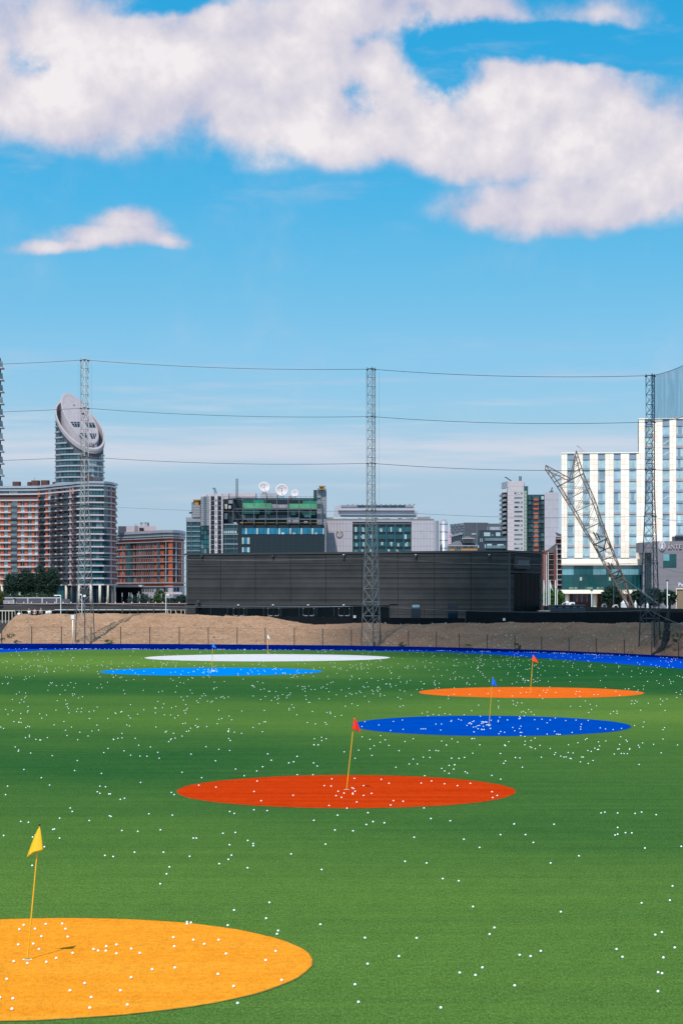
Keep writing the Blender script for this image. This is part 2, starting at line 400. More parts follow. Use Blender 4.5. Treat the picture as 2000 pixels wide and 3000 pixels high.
# ================================================================== flagsticks
M_pole = mk('yellow_pole_paint', L3(250, 190, 40, 1.25), .45, .06, 6)
M_black = mk('black_rubber', (.015, .015, .018), .6, 0)
M_cupw = mk('white_cup_lip', (.8, .8, .78), .5, 0)
def cloth(name, c1):
    m = mk(name, c1, .65, .05, 5)
    p = m.node_tree.nodes['Principled BSDF']; nt = m.node_tree
    tr = nt.nodes.new('ShaderNodeBsdfTranslucent'); tr.inputs[0].default_value = c1+(1,)
    mx = nt.nodes.new('ShaderNodeMixShader'); mx.inputs[0].default_value = .3
    nt.links.new(p.outputs[0], mx.inputs[1]); nt.links.new(tr.outputs[0], mx.inputs[2])
    nt.links.new(mx.outputs[0], nt.nodes['Material Output'].inputs[0])
    return m
FL = [((80, 2815), (116, 2421), -1, cloth('yellow_cloth', L3(255, 200, 40, 0.95)), 'yellow flag on a leaning yellow pole in the amber circle', .50, .155, .012, .7),
      ((1015, 2315), (1038, 2102), 1, cloth('red_cloth', L3(250, 46, 16, 0.95)), 'red flag on a leaning yellow pole in the brick-red circle', .46, .24, .013, .55),
      ((1432, 2126), (1443, 1983), 1, cloth('blue_cloth', L3(0, 112, 235, 0.95)), 'blue flag drooping on its pole in the royal blue circle', .46, .22, .014, .7),
      ((1553, 2030), (1561, 1919), 1, cloth('orange_cloth', L3(255, 80, 22, 0.95)), 'orange-red flag blown to the right in the orange circle', .50, .36, .016, .5),
      ((621, 1966), (623, 1884), 1, cloth('sky_cloth', L3(30, 130, 225, 0.95)), 'small light blue flag in the sky blue circle', .42, .30, .020, .6),
      ((784, 1920), (784, 1859), 1, cloth('white_cloth', L3(238, 234, 238, 0.95)), 'small white flag in the white circle', .48, .24, .022, .8)]
for (bx_, by_), (tx, ty), sg, cm, lab, fl, fw, pr, fold in FL:
    B = Gd(bx_, by_); D = B.y; T = Pt(tx, ty, D)
    t = thing('golf_flag', lab, 'flag', (B.x, B.y, .012), 'flags in the target circles')
    rod('pole', M_pole, t, B+Vector((0, 0, .012)), T, pr)
    c = MB(); c.tube([T, T+Vector((0, 0, .03))], pr*1.15, 8); c.build('pole_cap', M_black, t)
    q = MB(); N = 20
    ring = lambda r, z: [(B.x+math.cos(2*math.pi*i/N)*r, B.y+math.sin(2*math.pi*i/N)*r, z) for i in range(N)]
    q.idx(ring(.075, .018)+ring(.055, .022), [(i, (i+1) % N, N+(i+1) % N, N+i) for i in range(N)])
    cup = q.build('cup_rim', M_cupw, t)
    q = MB(); q.face(ring(.056, .0165)); q.build('cup_hole', M_black, cup)
    ax = (B-T).normalized(); fm = MB(); NA, NB_ = 14, 16; V_ = []
    hoist = fl*.66
    for i in range(NB_+1):
        tt = i/NB_
        for j in range(NA+1):
            s = j/NA
            down = hoist*tt+(fl-hoist)*(.9*s**1.3)*(.15+.85*tt)
            spread = .10+.90*tt**.8
            lead = (.95 if sg < 0 else .2)*fw*math.sin(min(1, s*2.2)*math.pi)*spread if s < .4545 else 0      # first fold swings round in front of the pole
            out_ = fw*max(0, (s-.2)/.8)*spread
            wav = -.05*math.sin(s*math.pi*1.1)*spread+.05*fold*math.sin(s*9+tt*1.5)*s*spread
            p = T+ax*(down+.02)+Vector((sg*(out_-lead*.7), wav-.02, 0))
            V_.append(p)
    fm.idx(V_, [(i*(NA+1)+j, i*(NA+1)+j+1, (i+1)*(NA+1)+j+1, (i+1)*(NA+1)+j) for i in range(NB_) for j in range(NA)])
    fo = fm.build('flag', cm, t, smooth=True)
    so = fo.modifiers.new('thickness', 'SOLIDIFY'); so.thickness = .004

# ================================================================== spoil heap behind the fence
CREST = [(-500, 1872), (0, 1858), (22, 1826), (45, 1803), (75, 1797), (100, 1801), (130, 1800), (200, 1797), (330, 1796), (470, 1797), (545, 1800), (640, 1806), (740, 1806), (790, 1810),
         (830, 1818), (870, 1825), (925, 1831), (1000, 1829), (1060, 1827), (1150, 1828), (1250, 1830), (1330, 1827), (1420, 1829), (1500, 1823), (1560, 1825), (1700, 1826), (1850, 1826), (1950, 1826), (2600, 1832)]
M_dirt = None
def dirt():
    m = bpy.data.materials.new('dry_earth'); m.use_nodes = True
    n = NB(m.node_tree); p = m.node_tree.nodes['Principled BSDF']
    g = n.n('ShaderNodeNewGeometry'); P = g.outputs['Position']
    sp = n.n('ShaderNodeSeparateXYZ'); n.put(sp.inputs[0], P)
    a = n.noise(P, .35, 5, .62); b = n.noise(n.vm('MULTIPLY', P, (1, 1, 2.2)), 3.2, 5, .7); c_ = n.noise(P, 9, 3, .7)
    soil = n.mix(n.mr(a, .3, .7, 0, 1), (.285, .158, .090, 1), (.40, .235, .148, 1))
    shaded_soil = n.mix(n.mr(a, .3, .7, 0, 1), (.22, .115, .070, 1), (.29, .160, .105, 1))      # cloud shade at the right end, painted in as darker soil
    soil = n.mix(n.mr(n.m('ADD', sp.outputs[0], n.m('MULTIPLY', a, 14)), -4, 14, 0, 1, True), soil, shaded_soil)
    soil = n.mix(1.0, soil, n.mr(b, .25, .75, .55, 1.38), 'MULTIPLY')
    soil = n.mix(n.mr(c_, .60, .72, 0, .65), soil, (.42, .36, .29, 1))
    soil = n.mix(n.mr(c_, .40, .30, 0, .7), soil, (.06, .04, .03, 1))
    n.put(p.inputs['Base Color'], soil); p.inputs['Roughness'].default_value = .97; p.inputs['Specular IOR Level'].default_value = .1
    bm = n.n('ShaderNodeBump'); bm.inputs['Strength'].default_value = .9; bm.inputs['Distance'].default_value = .18
    n.put(bm.inputs['Height'], n.m('ADD', b, n.m('MULTIPLY', c_, .5))); n.put(p.inputs['Normal'], bm.outputs[0])
    return m
M_dirt = dirt()
from mathutils import noise as MN
def mound_z(px, D):
    toe = skD(px)+5.5; crest = skD(px)+21.0
    zc = Zy(interp(px, CREST), crest)
    if D <= toe: return -.03
    t = (D-toe)/(crest-toe)
    if t <= 1: h = zc*t**.80
    else: h = zc-(zc-.6)*min(1, max(0, (D-crest-.6)/10))
    X = (px-1000)*D/FPX
    k = min(1, max(0, (D-toe)/5))
    amp = .42*k
    q = Vector((X*.22, D*.22, 1.3)); r = MN.fractal(q, .9, 2.1, 5)
    q2 = Vector((X*1.1, D*.8, 7.7)); r2 = MN.fractal(q2, .8, 2.2, 4)
    q3 = Vector((X*3.4, D*2.2, 3.1)); r3 = MN.fractal(q3, .7, 2.2, 3)
    return h+(r*amp*.55+r2*.16*k+r3*.05*k)*(1.0 if t < .93 else .5)
mo = MB(); vs = []
PX = [-400+i*4.5 for i in range(int(2900/4.5)+1)]
DD = [0, .5, 1.0, 1.6, 2.2]+[2.2+i*.62 for i in range(1, 72)]
for p in PX:
    toe = skD(p)+4.5
    span = 31
    for d in DD:
        D = toe+d*span/DD[-1]
        vs.append(((p-1000)*D/FPX, D, mound_z(p, D)))
nd = len(DD)
mo.idx(vs, [(i*nd+j, (i+1)*nd+j, (i+1)*nd+j+1, i*nd+j+1) for i in range(len(PX)-1) for j in range(nd-1)])
tag(mo.build('earth_mound', M_dirt, smooth=True), kind='structure')
M_stone = mk('pale_rubble', (.33, .26, .20), .9, .3, 2.0)
rk = MB(); rr = random.Random(8)
for i in range(1900):
    px = rr.uniform(-60, 2080); D = skD(px)+rr.uniform(4.5, 24) if rr.random() < .7 else skD(px)+rr.uniform(5, 14)
    if D > skD(px)+24: continue
    s = rr.choice((.03, .04, .04, .05, .05, .06, .07, .09, .13)); z = mound_z(px, D)
    c = Vector(((px-1000)*D/FPX, D, z+s*.2))
    R = Matrix.Rotation(rr.uniform(0, 6), 4, 'Z') @ Matrix.Rotation(rr.uniform(-.6, .6), 4, 'X')
    o8 = [Vector((x*s*rr.uniform(.5, 1.1), y*s*rr.uniform(.5, 1.1), q*s*rr.uniform(.35, .7))) for q in (-1, 1) for y in (-1, 1) for x in (-1, 1)]
    rk.idx([c+(R @ v) for v in o8], [(0, 2, 3, 1), (4, 5, 7, 6), (0, 1, 5, 4), (1, 3, 7, 5), (3, 2, 6, 7), (2, 0, 4, 6)])
tag(rk.build('rubble', M_stone), 'loose pale stones scattered over the brown earth mound', 'rubble', None, 'stuff')

# ================================================================== low wire fence at the foot of the mound
M_post = mk('dark_fence_post', (.03, .028, .028), .7, .1, 3)
M_wire = mk('fence_wire', (.10, .09, .085), .6, 0, metal=.3)
PXP = [-82, 5, 93, 180, 267, 353.5, 439, 525, 610, 694.5, 777, 862, 945, 1029, 1112, 1196, 1278, 1345, 1427, 1508, 1586, 1666, 1746, 1828, 1908, 1987, 2065]
FT = [(0, 2.35), (900, 2.2), (1200, 1.95), (1500, 1.55), (2065, 1.35)]
P0 = XY(PXP[0], skD(PXP[0])+3.2)
fe = thing('wire_fence', 'long wire mesh fence on dark posts running along the foot of the earth mound', 'fence', (P0.x, P0.y, 0))
prev = None
for p in PXP:
    D = skD(p)+3.2; q = XY(p, D); h = interp(p, FT)
    b = MB(); b.box(q.x-.045, q.x+.045, q.y-.03, q.y+.03, -.1, h)
    b.box(q.x-.055, q.x+.055, q.y-.04, q.y+.04, h, h+.03); b.build('post', M_post, fe)
    if prev is not None:
        (q0, h0) = prev; b = MB(); L = (q-q0).length
        for i in range(13):
            z = .12+i*(.97-.12/min(h, h0))/12
            b.tube([(q0.x, q0.y, h0*(.05+.92*i/12)), (q.x, q.y, h*(.05+.92*i/12))], .005 if i not in (0, 12) else .011, 3, False)
        nv = int(L/.2)
        for i in range(1, nv):
            t = i/nv; pp = q0.lerp(q, t); hh = h0+(h-h0)*t
            b.tube([(pp.x, pp.y, .06*hh), (pp.x, pp.y, .97*hh)], .004, 3, False)
        b.build('mesh_panel', M_wire, fe)
    prev = (q, h)

# ================================================================== lattice masts
M_steel = mk('galvanised_steel', (.35, .325, .31), .6, .14, 1.2, metal=.2)
M_steel_shade = mk('shaded_steel', (.085, .09, .10), .6, .14, 1.2, metal=.2)  # darker copy of the steel, with the right mast's shade put into its colour
M_dk = mk('dark_fitting', (.03, .03, .033), .6, 0)
M_wbox = mk('white_cabinet', (.72, .71, .69), .55, .06, 2)
def mast(px, D, ztop, lab, mat, full=True, zflare=16.0, wb=2.15, wt=.82):
    c = XY(px, D)
    t = thing('lattice_mast', lab, 'mast', (c.x, c.y, -.05), 'lattice masts that hold up the range netting')
    def wd(z): return wt if z >= zflare else wt+(wb-wt)*(zflare-z)/zflare
    def legs(z):
        k = wd(z)
        return [Vector((c.x-.5*k, c.y+.28*k, z)), Vector((c.x+.10*k, c.y-.58*k, z)), Vector((c.x+.5*k, c.y+.30*k, z))]
    zs = [ztop]; z = ztop
    while z > .9:
        step = .95 if z > zflare else .95+(1.75-.95)*(zflare-z)/zflare
        z -= step; zs.append(z)
    zs[-1] = .12
    if full:
        for i in range(3):
            b = MB(); b.tube([legs(0)[i]-Vector((0, 0, .05)), legs(zflare)[i], legs(ztop+.15)[i]], [.066, .054, .044], 8); b.build('leg', mat, t, smooth=True)
        for j, z in enumerate(zs):
            A = legs(z)
            for a, b_ in ((0, 1), (1, 2), (2, 0)): rod('ring_bar', mat, t, A[a], A[b_], .021)
            if j+1 < len(zs):
                Bz = legs(zs[j+1])
                for a, b_ in ((0, 1), (1, 2), (2, 0)):
                    rod('brace', mat, t, A[a], Bz[b_], .020)
                    if (a, b_) != (2, 0): rod('brace', mat, t, A[b_], Bz[a], .018)
    else:
        b = MB()
        for i in range(3): b.tube([legs(0)[i], legs(zflare)[i], legs(ztop+.15)[i]], [.075, .062, .05], 6)
        for j in range(len(zs)-1):
            A = legs(zs[j]); Bz = legs(zs[j+1])
            for a, b_ in ((0, 1), (1, 2), (2, 0)): b.tube([A[a], A[b_]], .026, 4); b.tube([A[a], Bz[b_]], .024, 4)
        b.build('lattice', mat, t)
    return t, c, legs
mL, cL, lgL = mast(247, 219, Zy(1053, 219), 'lattice mast on the left, in front of the slanted-top tower', M_steel)
mM, cM, lgM = mast(1087, 214, Zy(1079, 214), 'middle lattice mast, in front of the black clad building', M_steel)
mR, cR, lgR = mast(1905, 194.5, Zy(1099, 194.5), 'dark lattice mast on the right, in front of the white hotel', M_steel_shade)
mN, cN, lgN = mast(2350, 130, 27.6, 'lattice mast beyond the right edge of the view', M_steel_shade, False)
mF, cF, lgF = mast(-590, 222, 31.5, 'lattice mast beyond the left edge of the view', M_steel, False)
# fittings on the left and middle mast
def Pm(px, py, c, dy=-.6): return Pt(px, py, c.y+dy)
b = MB(); p = Pm(213, 1808, cL); b.box(p.x-.17, p.x+.17, p.y-.12, p.y+.12, p.z-.22, p.z+.22); cab = b.build('cabinet', M_wbox, mL)
b = MB(); b.tube([p-Vector((0, 0, .25)), Vector((p.x, p.y, 0))], .06, 8); b.build('conduit', M_wbox, cab, smooth=True)
b = MB(); p = Pm(249, 1733, cL, -1.0); b.box(p.x-.36, p.x+.36, p.y-.2, p.y+.2, p.z-.28, p.z+.28); b.build('loudspeaker', M_dk, mL)
b = MB(); p = Pm(248, 1746, cL, -1.0); b.box(p.x-.13, p.x+.13, p.y-.2, p.y+.2, p.z-.11, p.z+.11); b.build('camera_housing', M_wbox, mL)
b = MB(); p = Pm(243, 1212, cL); b.box(p.x-.12, p.x+.12, p.y-.1, p.y+.1, p.z-.1, p.z+.1); b.build('pulley', M_dk, mL)
b = MB(); p = Pm(1096, 1892, cM, -1.3); b.box(p.x-.1, p.x+.14, p.y-.12, p.y+.12, 0, .75); b.build('control_box', M_dk, mM)
LEV = [(1054, 1081, 1100, 0), (1195, 1220, 1236, 1), (1338, 1357, 1374, 2), (1480, 1495, 1512, 3), (1628, 1634, 1650, 4), (1766, 1775, 1788, 5)]
M_cable = mk('black_net_cable', (.03, .032, .036), .6, 0)
M_cable2 = mk('pale_net_cable', (.13, .13, .135), .6, 0)
def sag(p, q, s, n=24): return [p.lerp(q, i/n)-Vector((0, 0, s*4*(i/n)*(1-i/n))) for i in range(n+1)]
names = ['topmost', 'second from top', 'third from top', 'fourth from top', 'second lowest', 'lowest']
NETP = {}
for a, m_, c_, i in LEV:
    pL = Pt(247, a, 219-.3); pM = Pt(1087, m_, 214-.3); pR = Pt(1905, c_, 194.5-.3)
    pN = Vector((cN.x, cN.y, pR.z+.3)); pF = Vector((cF.x, cF.y, pL.z+.1))
    r_ = .024 if i < 3 else .016
    b = MB(); rightp = sag(pR, pN, 1.5)
    b.tube(sag(pF, pL, .45)[:-1]+sag(pL, pM, .38)[:-1]+sag(pM, pR, .40)[:-1]+rightp, r_, 5)
    o = based(b, 'net_cable', M_cable if i < 3 else M_cable2, pL)
    tag(o, f'{names[i]} of the six net cables strung level between the lattice masts', 'cable', 'net cables between the masts')
    NETP[i] = rightp
    for mst, lg, z in ((mL, lgL, pL.z), (mM, lgM, pM.z), (mR, lgR, pR.z)):
        for q in lg(z):
            b = MB(); b.box(q.x-.12, q.x+.12, q.y-.12, q.y+.12, q.z-.05, q.z+.05); b.build('cable_clamp', M_dk, mst)
for px, D, yt, x2, mst in ((1110, 214, 1090, 1111, mM), (268, 219, 1056, 267, mL), (231, 219, 1060, 232, mL), (1072, 214, 1090, 1073, mM), (1892, 194.5, 1105, 1893, mR)):
    b = MB(); b.tube([Pt(px, yt, D-.2), Pt((px+x2)/2, 1400, D-.2), Pt(x2, 1850, D-.2)], .007, 4); b.build('halyard', M_cable2, mst)

# netting to the right of the right-hand mast
def netmat(name, col, a):
    m = bpy.data.materials.new(name); m.use_nodes = True; nt = m.node_tree; n = NB(nt)
    p = nt.nodes['Principled BSDF']; p.inputs['Base Color'].default_value = col+(1,); p.inputs['Roughness'].default_value = .9
    p.inputs['Specular IOR Level'].default_value = .1
    g = n.n('ShaderNodeNewGeometry')
    f = n.noise(n.vm('MULTIPLY', g.outputs['Position'], (1.4, .35, .05)), 2.2, 4, .6)
    al = n.mr(f, .3, .7, a*.55, a*1.45)
    tr = n.n('ShaderNodeBsdfTransparent'); mx = n.n('ShaderNodeMixShader')
    n.put(mx.inputs[0], al); nt.links.new(tr.outputs[0], mx.inputs[1]); nt.links.new(p.outputs[0], mx.inputs[2])
    nt.links.new(mx.outputs[0], nt.nodes['Material Output'].inputs[0])
    return m
M_net = netmat('blue_green_netting', (.004, .15, .25), .36)
M_net2 = netmat('dark_netting', (.012, .02, .02), .30)
def netsheet(top, bot, mat, name, lab, folds=.25, nz=10):
    b = MB(); vs = []; n = len(top)
    for i in range(n):
        for j in range(nz+1):
            t = j/nz; p = top[i].lerp(bot[i], t)
            w_ = math.sin(i*1.7+.6*math.sin(j*.6))*folds*math.sin(math.pi*t)+.9*math.sin(math.pi*t)*folds
            vs.append(p+Vector((.4*w_, w_, 0)))
    b.idx(vs, [(i*(nz+1)+j, (i+1)*(nz+1)+j, (i+1)*(nz+1)+j+1, i*(nz+1)+j+1) for i in range(n-1) for j in range(nz)])
    return tag(based(b, name, mat, bot[0], smooth=True), lab, 'netting')
netsheet(NETP[0], NETP[1], M_net, 'range_net', 'blue-green safety netting slung from the top cable right of the right-hand mast')
gr = [Vector((p.x, p.y, max(-.05, .1))) for p in NETP[5]]
netsheet(NETP[5], gr, M_net2, 'ground_net', 'dark netting hanging to the ground right of the right-hand mast', .2, 6)
# gathered net hanging beside the mast foot
b = MB(); pts = []; rad = []
cp = [(1964, 1765, .09), (1958, 1795, .15), (1953, 1820, .24), (1953, 1848, .36), (1950, 1872, .34), (1941, 1894, .26), (1928, 1909, .22), (1908, 1919, .12)]
for i in range(36):
    f_ = i/35*(len(cp)-1); j_ = min(int(f_), len(cp)-2); g_ = f_-j_
    c3 = [a_+(b_-a_)*g_ for a_, b_ in zip(cp[j_], cp[j_+1])]
    pts.append(Pt(c3[0], c3[1], 190.0)); rad.append(c3[2]*(1+.10*math.sin(i*2.3)))
b.tube(pts, rad, 10)
o = based(b, 'gathered_net', mk('black_net_bundle', (.010, .012, .013), .95, .3, 4), (pts[-1].x, pts[-1].y, 0), smooth=True)
tag(o, 'black bundle of gathered netting hanging beside the foot of the dark mast', 'netting')

# ================================================================== a cumulus cloud overhead, out of the picture, that shades the far right of the field
def cloudmat():
    m = bpy.data.materials.new('cloud_vapour'); m.use_nodes = True; nt = m.node_tree; n = NB(nt)
    p = nt.nodes['Principled BSDF']; p.inputs['Base Color'].default_value = (.9, .9, .9, 1); p.inputs['Roughness'].default_value = 1; p.inputs['Specular IOR Level'].default_value = 0
    tr = n.n('ShaderNodeBsdfTransparent'); mx = n.n('ShaderNodeMixShader'); mx.inputs[0].default_value = .20
    nt.links.new(tr.outputs[0], mx.inputs[1]); nt.links.new(p.outputs[0], mx.inputs[2]); nt.links.new(mx.outputs[0], nt.nodes['Material Output'].inputs[0])
    return m
CLALT = 700.0
def puff(mb, tx, ty, rx, ry, rz, seed):
    c = Vector((tx, ty, 0))-ldir*(CLALT/-ldir.z); n, h = 26, 14; vs = []
    for i in range(h+1):
        a = -math.pi/2+math.pi*i/h
        for k in range(n):
            d = Vector((math.cos(a)*math.cos(2*math.pi*k/n), math.cos(a)*math.sin(2*math.pi*k/n), math.sin(a)))
            q = 1+.30*MN.fractal(d*1.8+Vector((seed, 0, 0)), .8, 2.1, 4)
            vs.append(c+Vector((d.x*rx*q, d.y*ry*q, max(d.z, -.35)*rz*q)))
    mb.idx(vs, [(i*n+k, i*n+(k+1) % n, (i+1)*n+(k+1) % n, (i+1)*n+k) for i in range(h) for k in range(n)])
cm = MB()
for tx, ty, rx, ry, sd in ((44, 246, 40, 56, 1.0), (34, 236, 30, 44, 5.0), (50, 252, 44, 46, 9.0), (30, 262, 26, 30, 13.0), (24, 205, 30, 26, 17.0)): puff(cm, tx, ty, rx, ry, 14, sd)
tag(cm.build('cloud', cloudmat(), smooth=True), kind='structure')
# ================================================================== shared building materials
KV = 1.12
G_dark = glass('dark_teal_glass', L3(14, 42, 54, KV)); G_teal = glass('teal_glass', L3(30, 84, 92, KV)); G_grey = glass('grey_glass', L3(98, 116, 126, KV), .12)
G_pale = glass('pale_curtain_glass', L3(170, 186, 188, KV), .25); G_blue = glass('bright_blue_glass', L3(18, 108, 140, KV), .08)
G_navy = glass('navy_glass', L3(6, 26, 42, KV)); G_mir = glass('sky_mirror_glass', L3(104, 150, 160, KV), .05, .8); G_green = glass('green_teal_glass', L3(8, 70, 74, KV), .05, .6)
G_mid = glass('mid_slate_glass', L3(62, 84, 96, KV))
M_brick = mk('orange_brick', L3(172, 84, 54, KV), .85, .10, 3); M_brick2 = mk('dark_red_brick', L3(112, 62, 54, KV), .85, .1, 3)
M_brown = mk('brown_brick', L3(92, 62, 58, KV), .88, .12, 2); M_pink = mk('pink_stone', L3(180, 140, 140, KV), .8, .08, 1)
M_white = mk('white_render', L3(200, 184, 190, 1.2), .7, .05, .8); M_lilac = mk('lilac_grey_panel', L3(180, 172, 182, 1.15), .6, .05, .6)
M_grey = mk('grey_cladding', L3(138, 134, 144, KV), .6, .08, .5); M_dgrey = mk('dark_grey_cladding', L3(74, 76, 86, KV), .6, .08, .5)
M_slate = mk('slate_roof', L3(92, 92, 100, KV), .8, .1, 1); M_metal = mk('pale_metal', L3(176, 176, 186, KV), .38, .06, .4, metal=.35)
M_dmetal = mk('blue_grey_metal', L3(96, 108, 120, KV), .4, .06, .4, metal=.3); M_joint = mk('shadow_joint', (.16, .155, .15), .9, .05, 1)
M_navy = mk('navy_cladding', L3(6, 22, 36, KV), .55, .15, .4); M_tealp = mk('dark_teal_panel', L3(14, 62, 70, KV), .6, .1, .5)
M_gold = mk('ochre_machine', L3(172, 120, 48, KV), .6, .15, 2); M_hole = mk('deep_opening', (.012, .015, .018), .9, 0)
M_stoneA = mk('hotel_stone', L3(252, 231, 218, 1.04), .8, .03, .5); M_stoneB = mk('hotel_stone_warm', L3(248, 224, 208, 1.05), .8, .03, .5); M_stoneC = mk('hotel_stone_pale', L3(254, 234, 220, 1.02), .8, .03, .5)
M_concrete = mk('pale_concrete', L3(196, 184, 170, KV), .85, .1, .8); M_dconc = mk('stained_concrete', L3(64, 58, 58, KV), .9, .2, .5)
M_blackclad = mk('black_cladding', (.050, .048, .050), .65, .16, .3, spec=.15); M_blackdeep = mk('black_backing', (.008, .009, .010), .9, .1, .5, spec=.1)
M_rail = mk('dark_rail', (.04, .045, .05), .5, 0); M_wrail = mk('white_rail', (.7, .69, .67), .5, 0)
G_black = glass('black_glass', (.005, .008, .010), .3, .01)
RW = random.Random(5)
def pick(ws): return RW.choices([a for a, _ in ws], [b for _, b in ws])[0]

# ================================================================== brick apartment block with curved corner (left)
ap = [XY(-160, 905), XY(0, 902), XY(60, 901), XY(113, 899), XY(142, 893), XY(170, 884), XY(205, 875), XY(232, 866), XY(265, 862), XY(300, 863), XY(322, 870), XY(337, 882)]
t = thing('apartment_block', 'long brick apartment block with white floor bands ending in a curved glass corner', 'apartments', (ap[5].x, ap[5].y, 0))
zt = Zy(1424, 901); PITCH = 17.75*901/FPX
def bandz(k): return Zy(1465.2, 901)-k*PITCH
zground = bandz(14)
b = MB(); body = [tuple(p) for p in ap]+[tuple(XY(333, 925)), tuple(XY(-150, 945))]
b.prism(body, 0, zt-.6); b.build('wall', M_brown, t)
inner = ap
for k in range(-1, 15):
    b = MB(); z = bandz(k); b.strip(inner, z-.38, z+.22, -.05, 1.15 if k >= 0 else .7); b.build('floor_band', M_white, t)
b = MB(); b.strip(inner, zt-1.0, zt, -.1, 1.25); b.strip(inner, zt-2.2, zt-1.4, -.1, .9); b.build('roof_cornice', M_metal, t)
# bays by photograph column: (x0, x1, type)
bays = [(-60, -44, 'b'), (-44, -26, 'w'), (-26, -14, 'b'), (-14, 2, 'w'), (2, 12, 'b'), (12, 24, 'w'), (24, 34, 'b'), (34, 52, 'W'), (52, 61, 'b'), (61, 73, 'w'), (73, 82, 'b'), (82, 94, 'w'), (94, 102, 'b'), (102, 113, 'w')]
F1 = Fac(ap[0], ap[3])
bays2 = [(113, 120, 'b'), (120, 136, 'B'), (136, 142, 'b'), (142, 151, 'w'), (151, 156, 'b'), (156, 168, 'B'), (168, 174, 'd'), (174, 184, 'B'), (184, 190, 'd'), (190, 207, 'B'), (208, 211, 'p'), (211, 215, 'd'), (215, 219, 'p'), (219, 231, 'B')]
bays3 = [(232+i*9.8, 232+(i+1)*9.8, 'g') for i in range(9)]+[(320.5, 324, 'p'), (324, 329.5, 'd'), (329.5, 331, 'p'), (331, 336, 'd')]
def facfor(px):
    for a, c in zip(ap, ap[1:]):
        x0 = a.x/a.y*FPX+1000; x1 = c.x/c.y*FPX+1000
        if x0 <= px <= x1: return Fac(a, c)
    return Fac(ap[-2], ap[-1])
WS = [(G_pale, 4), (G_grey, 4), (G_dark, 2), (G_mid, 3)]
WSd = [(G_dark, 6), (G_teal, 2), (G_mid, 2), (G_grey, 1)]
WSg = [(G_teal, 6), (G_dark, 2), (G_grey, 2), (G_mid, 2)]
for x0, x1, ty in bays+bays2+bays3:
    F = facfor((x0+x1)/2); k0, k1 = F.k(x0), F.k(x1)
    for k in range(-1, 14):
        zt_, zb_ = bandz(k)-.38, bandz(k+1)+.22
        if k == -1:
            zt_ = zt-2.2; zb_ = bandz(-1)+.22 if x0 < 113 else bandz(0)+.22
            if x0 < 113:
                if ty == 'b': continue
                F.kbox('window', pick([(G_pale, 2), (G_grey, 4)]), t, k0-1.2, k1+.2, zb_, zt_, .0, .15); continue
        if ty in 'bd': F.kbox('brick_pier', M_brick if ty == 'b' else M_brick2, t, k0, k1, zb_, zt_, .0, .5)
        elif ty == 'p': F.kbox('stone_pier', M_pink, t, k0, k1, zb_, zt_, .0, .7)
        elif ty == 'w':
            F.kbox('window', pick(WS), t, k0+.05, k1-.05, zb_, zt_, .0, .16)
            F.kbox('mullion', M_white, t, (k0+k1)/2-.07, (k0+k1)/2+.07, zb_, zt_, .16, .24)
        elif ty in 'WB':
            o = F.kbox('window', pick(WS if ty == 'W' else WSd), t, k0+.05, k1-.05, zb_, zt_, .0, .12)
            F.kbox('balcony', G_grey if ty == 'W' else G_dark, t, k0, k1, zb_, zb_+1.05, 1.25, 1.34)
            F.kbox('balcony_slab', M_dgrey, t, k0-.1, k1+.1, zb_-.25, zb_-.02, .0, 1.55)
        else:
            F.kbox('window', pick(WSg), t, k0+.08, k1-.08, zb_, zt_, .0, .35)
for k in range(0, 14):
    F = Fac(ap[-2], ap[-1]); L = F.len
    F.kbox('balcony_slab', M_dgrey, t, L-.4, L+1.2, bandz(k)-.3, bandz(k)-.05, -1.5, .6)
    F.kbox('balcony', G_pale, t, L+1.0, L+1.12, bandz(k)-.05, bandz(k)+1.1, -1.5, .6)
# ground floor: dark glazing behind round pillars
for i in range(20):
    px = -40+i*19; F = facfor(px+9); F.kbox('shopfront', pick([(G_dark, 3), (G_teal, 1), (G_navy, 2)]), t, F.k(px), F.k(px+18.4), 0, zground-.4, -.02, .1)
for px in (8, 34, 60, 86, 112, 200, 236, 266, 292, 309, 328):
    F = facfor(px); p = F.F @ Vector((F.k(px), -1.0, 0)); b = MB(); b.cyl(p, .55, 0, zground-.38, 14); b.build('pillar', M_concrete, t, smooth=True)
# roof plant
for x0, x1, y0, m in ((37, 61, 1411.5, M_brown), (80, 92, 1412, M_brown), (92, 117, 1408, M_brown), (120, 145, 1407.5, M_brown), (154, 170, 1412, M_brown)):
    b = MB(); c = XY((x0+x1)/2, 915); r = (x1-x0)/2*915/FPX
    poly = [(c.x+r*math.copysign(abs(math.cos(a))**.6, math.cos(a)), c.y+r*math.copysign(abs(math.sin(a))**.6, math.sin(a))) for a in [2*math.pi*i/20 for i in range(20)]]
    b.prism(poly, zt-1, Zy(y0, 915)); b.build('plant_room', m, t)
b = MB(); b.tube([Pt(101.5, 1408, 915), Pt(101.5, 1398, 915)], .12, 6); b.build('aerial', M_metal, t)

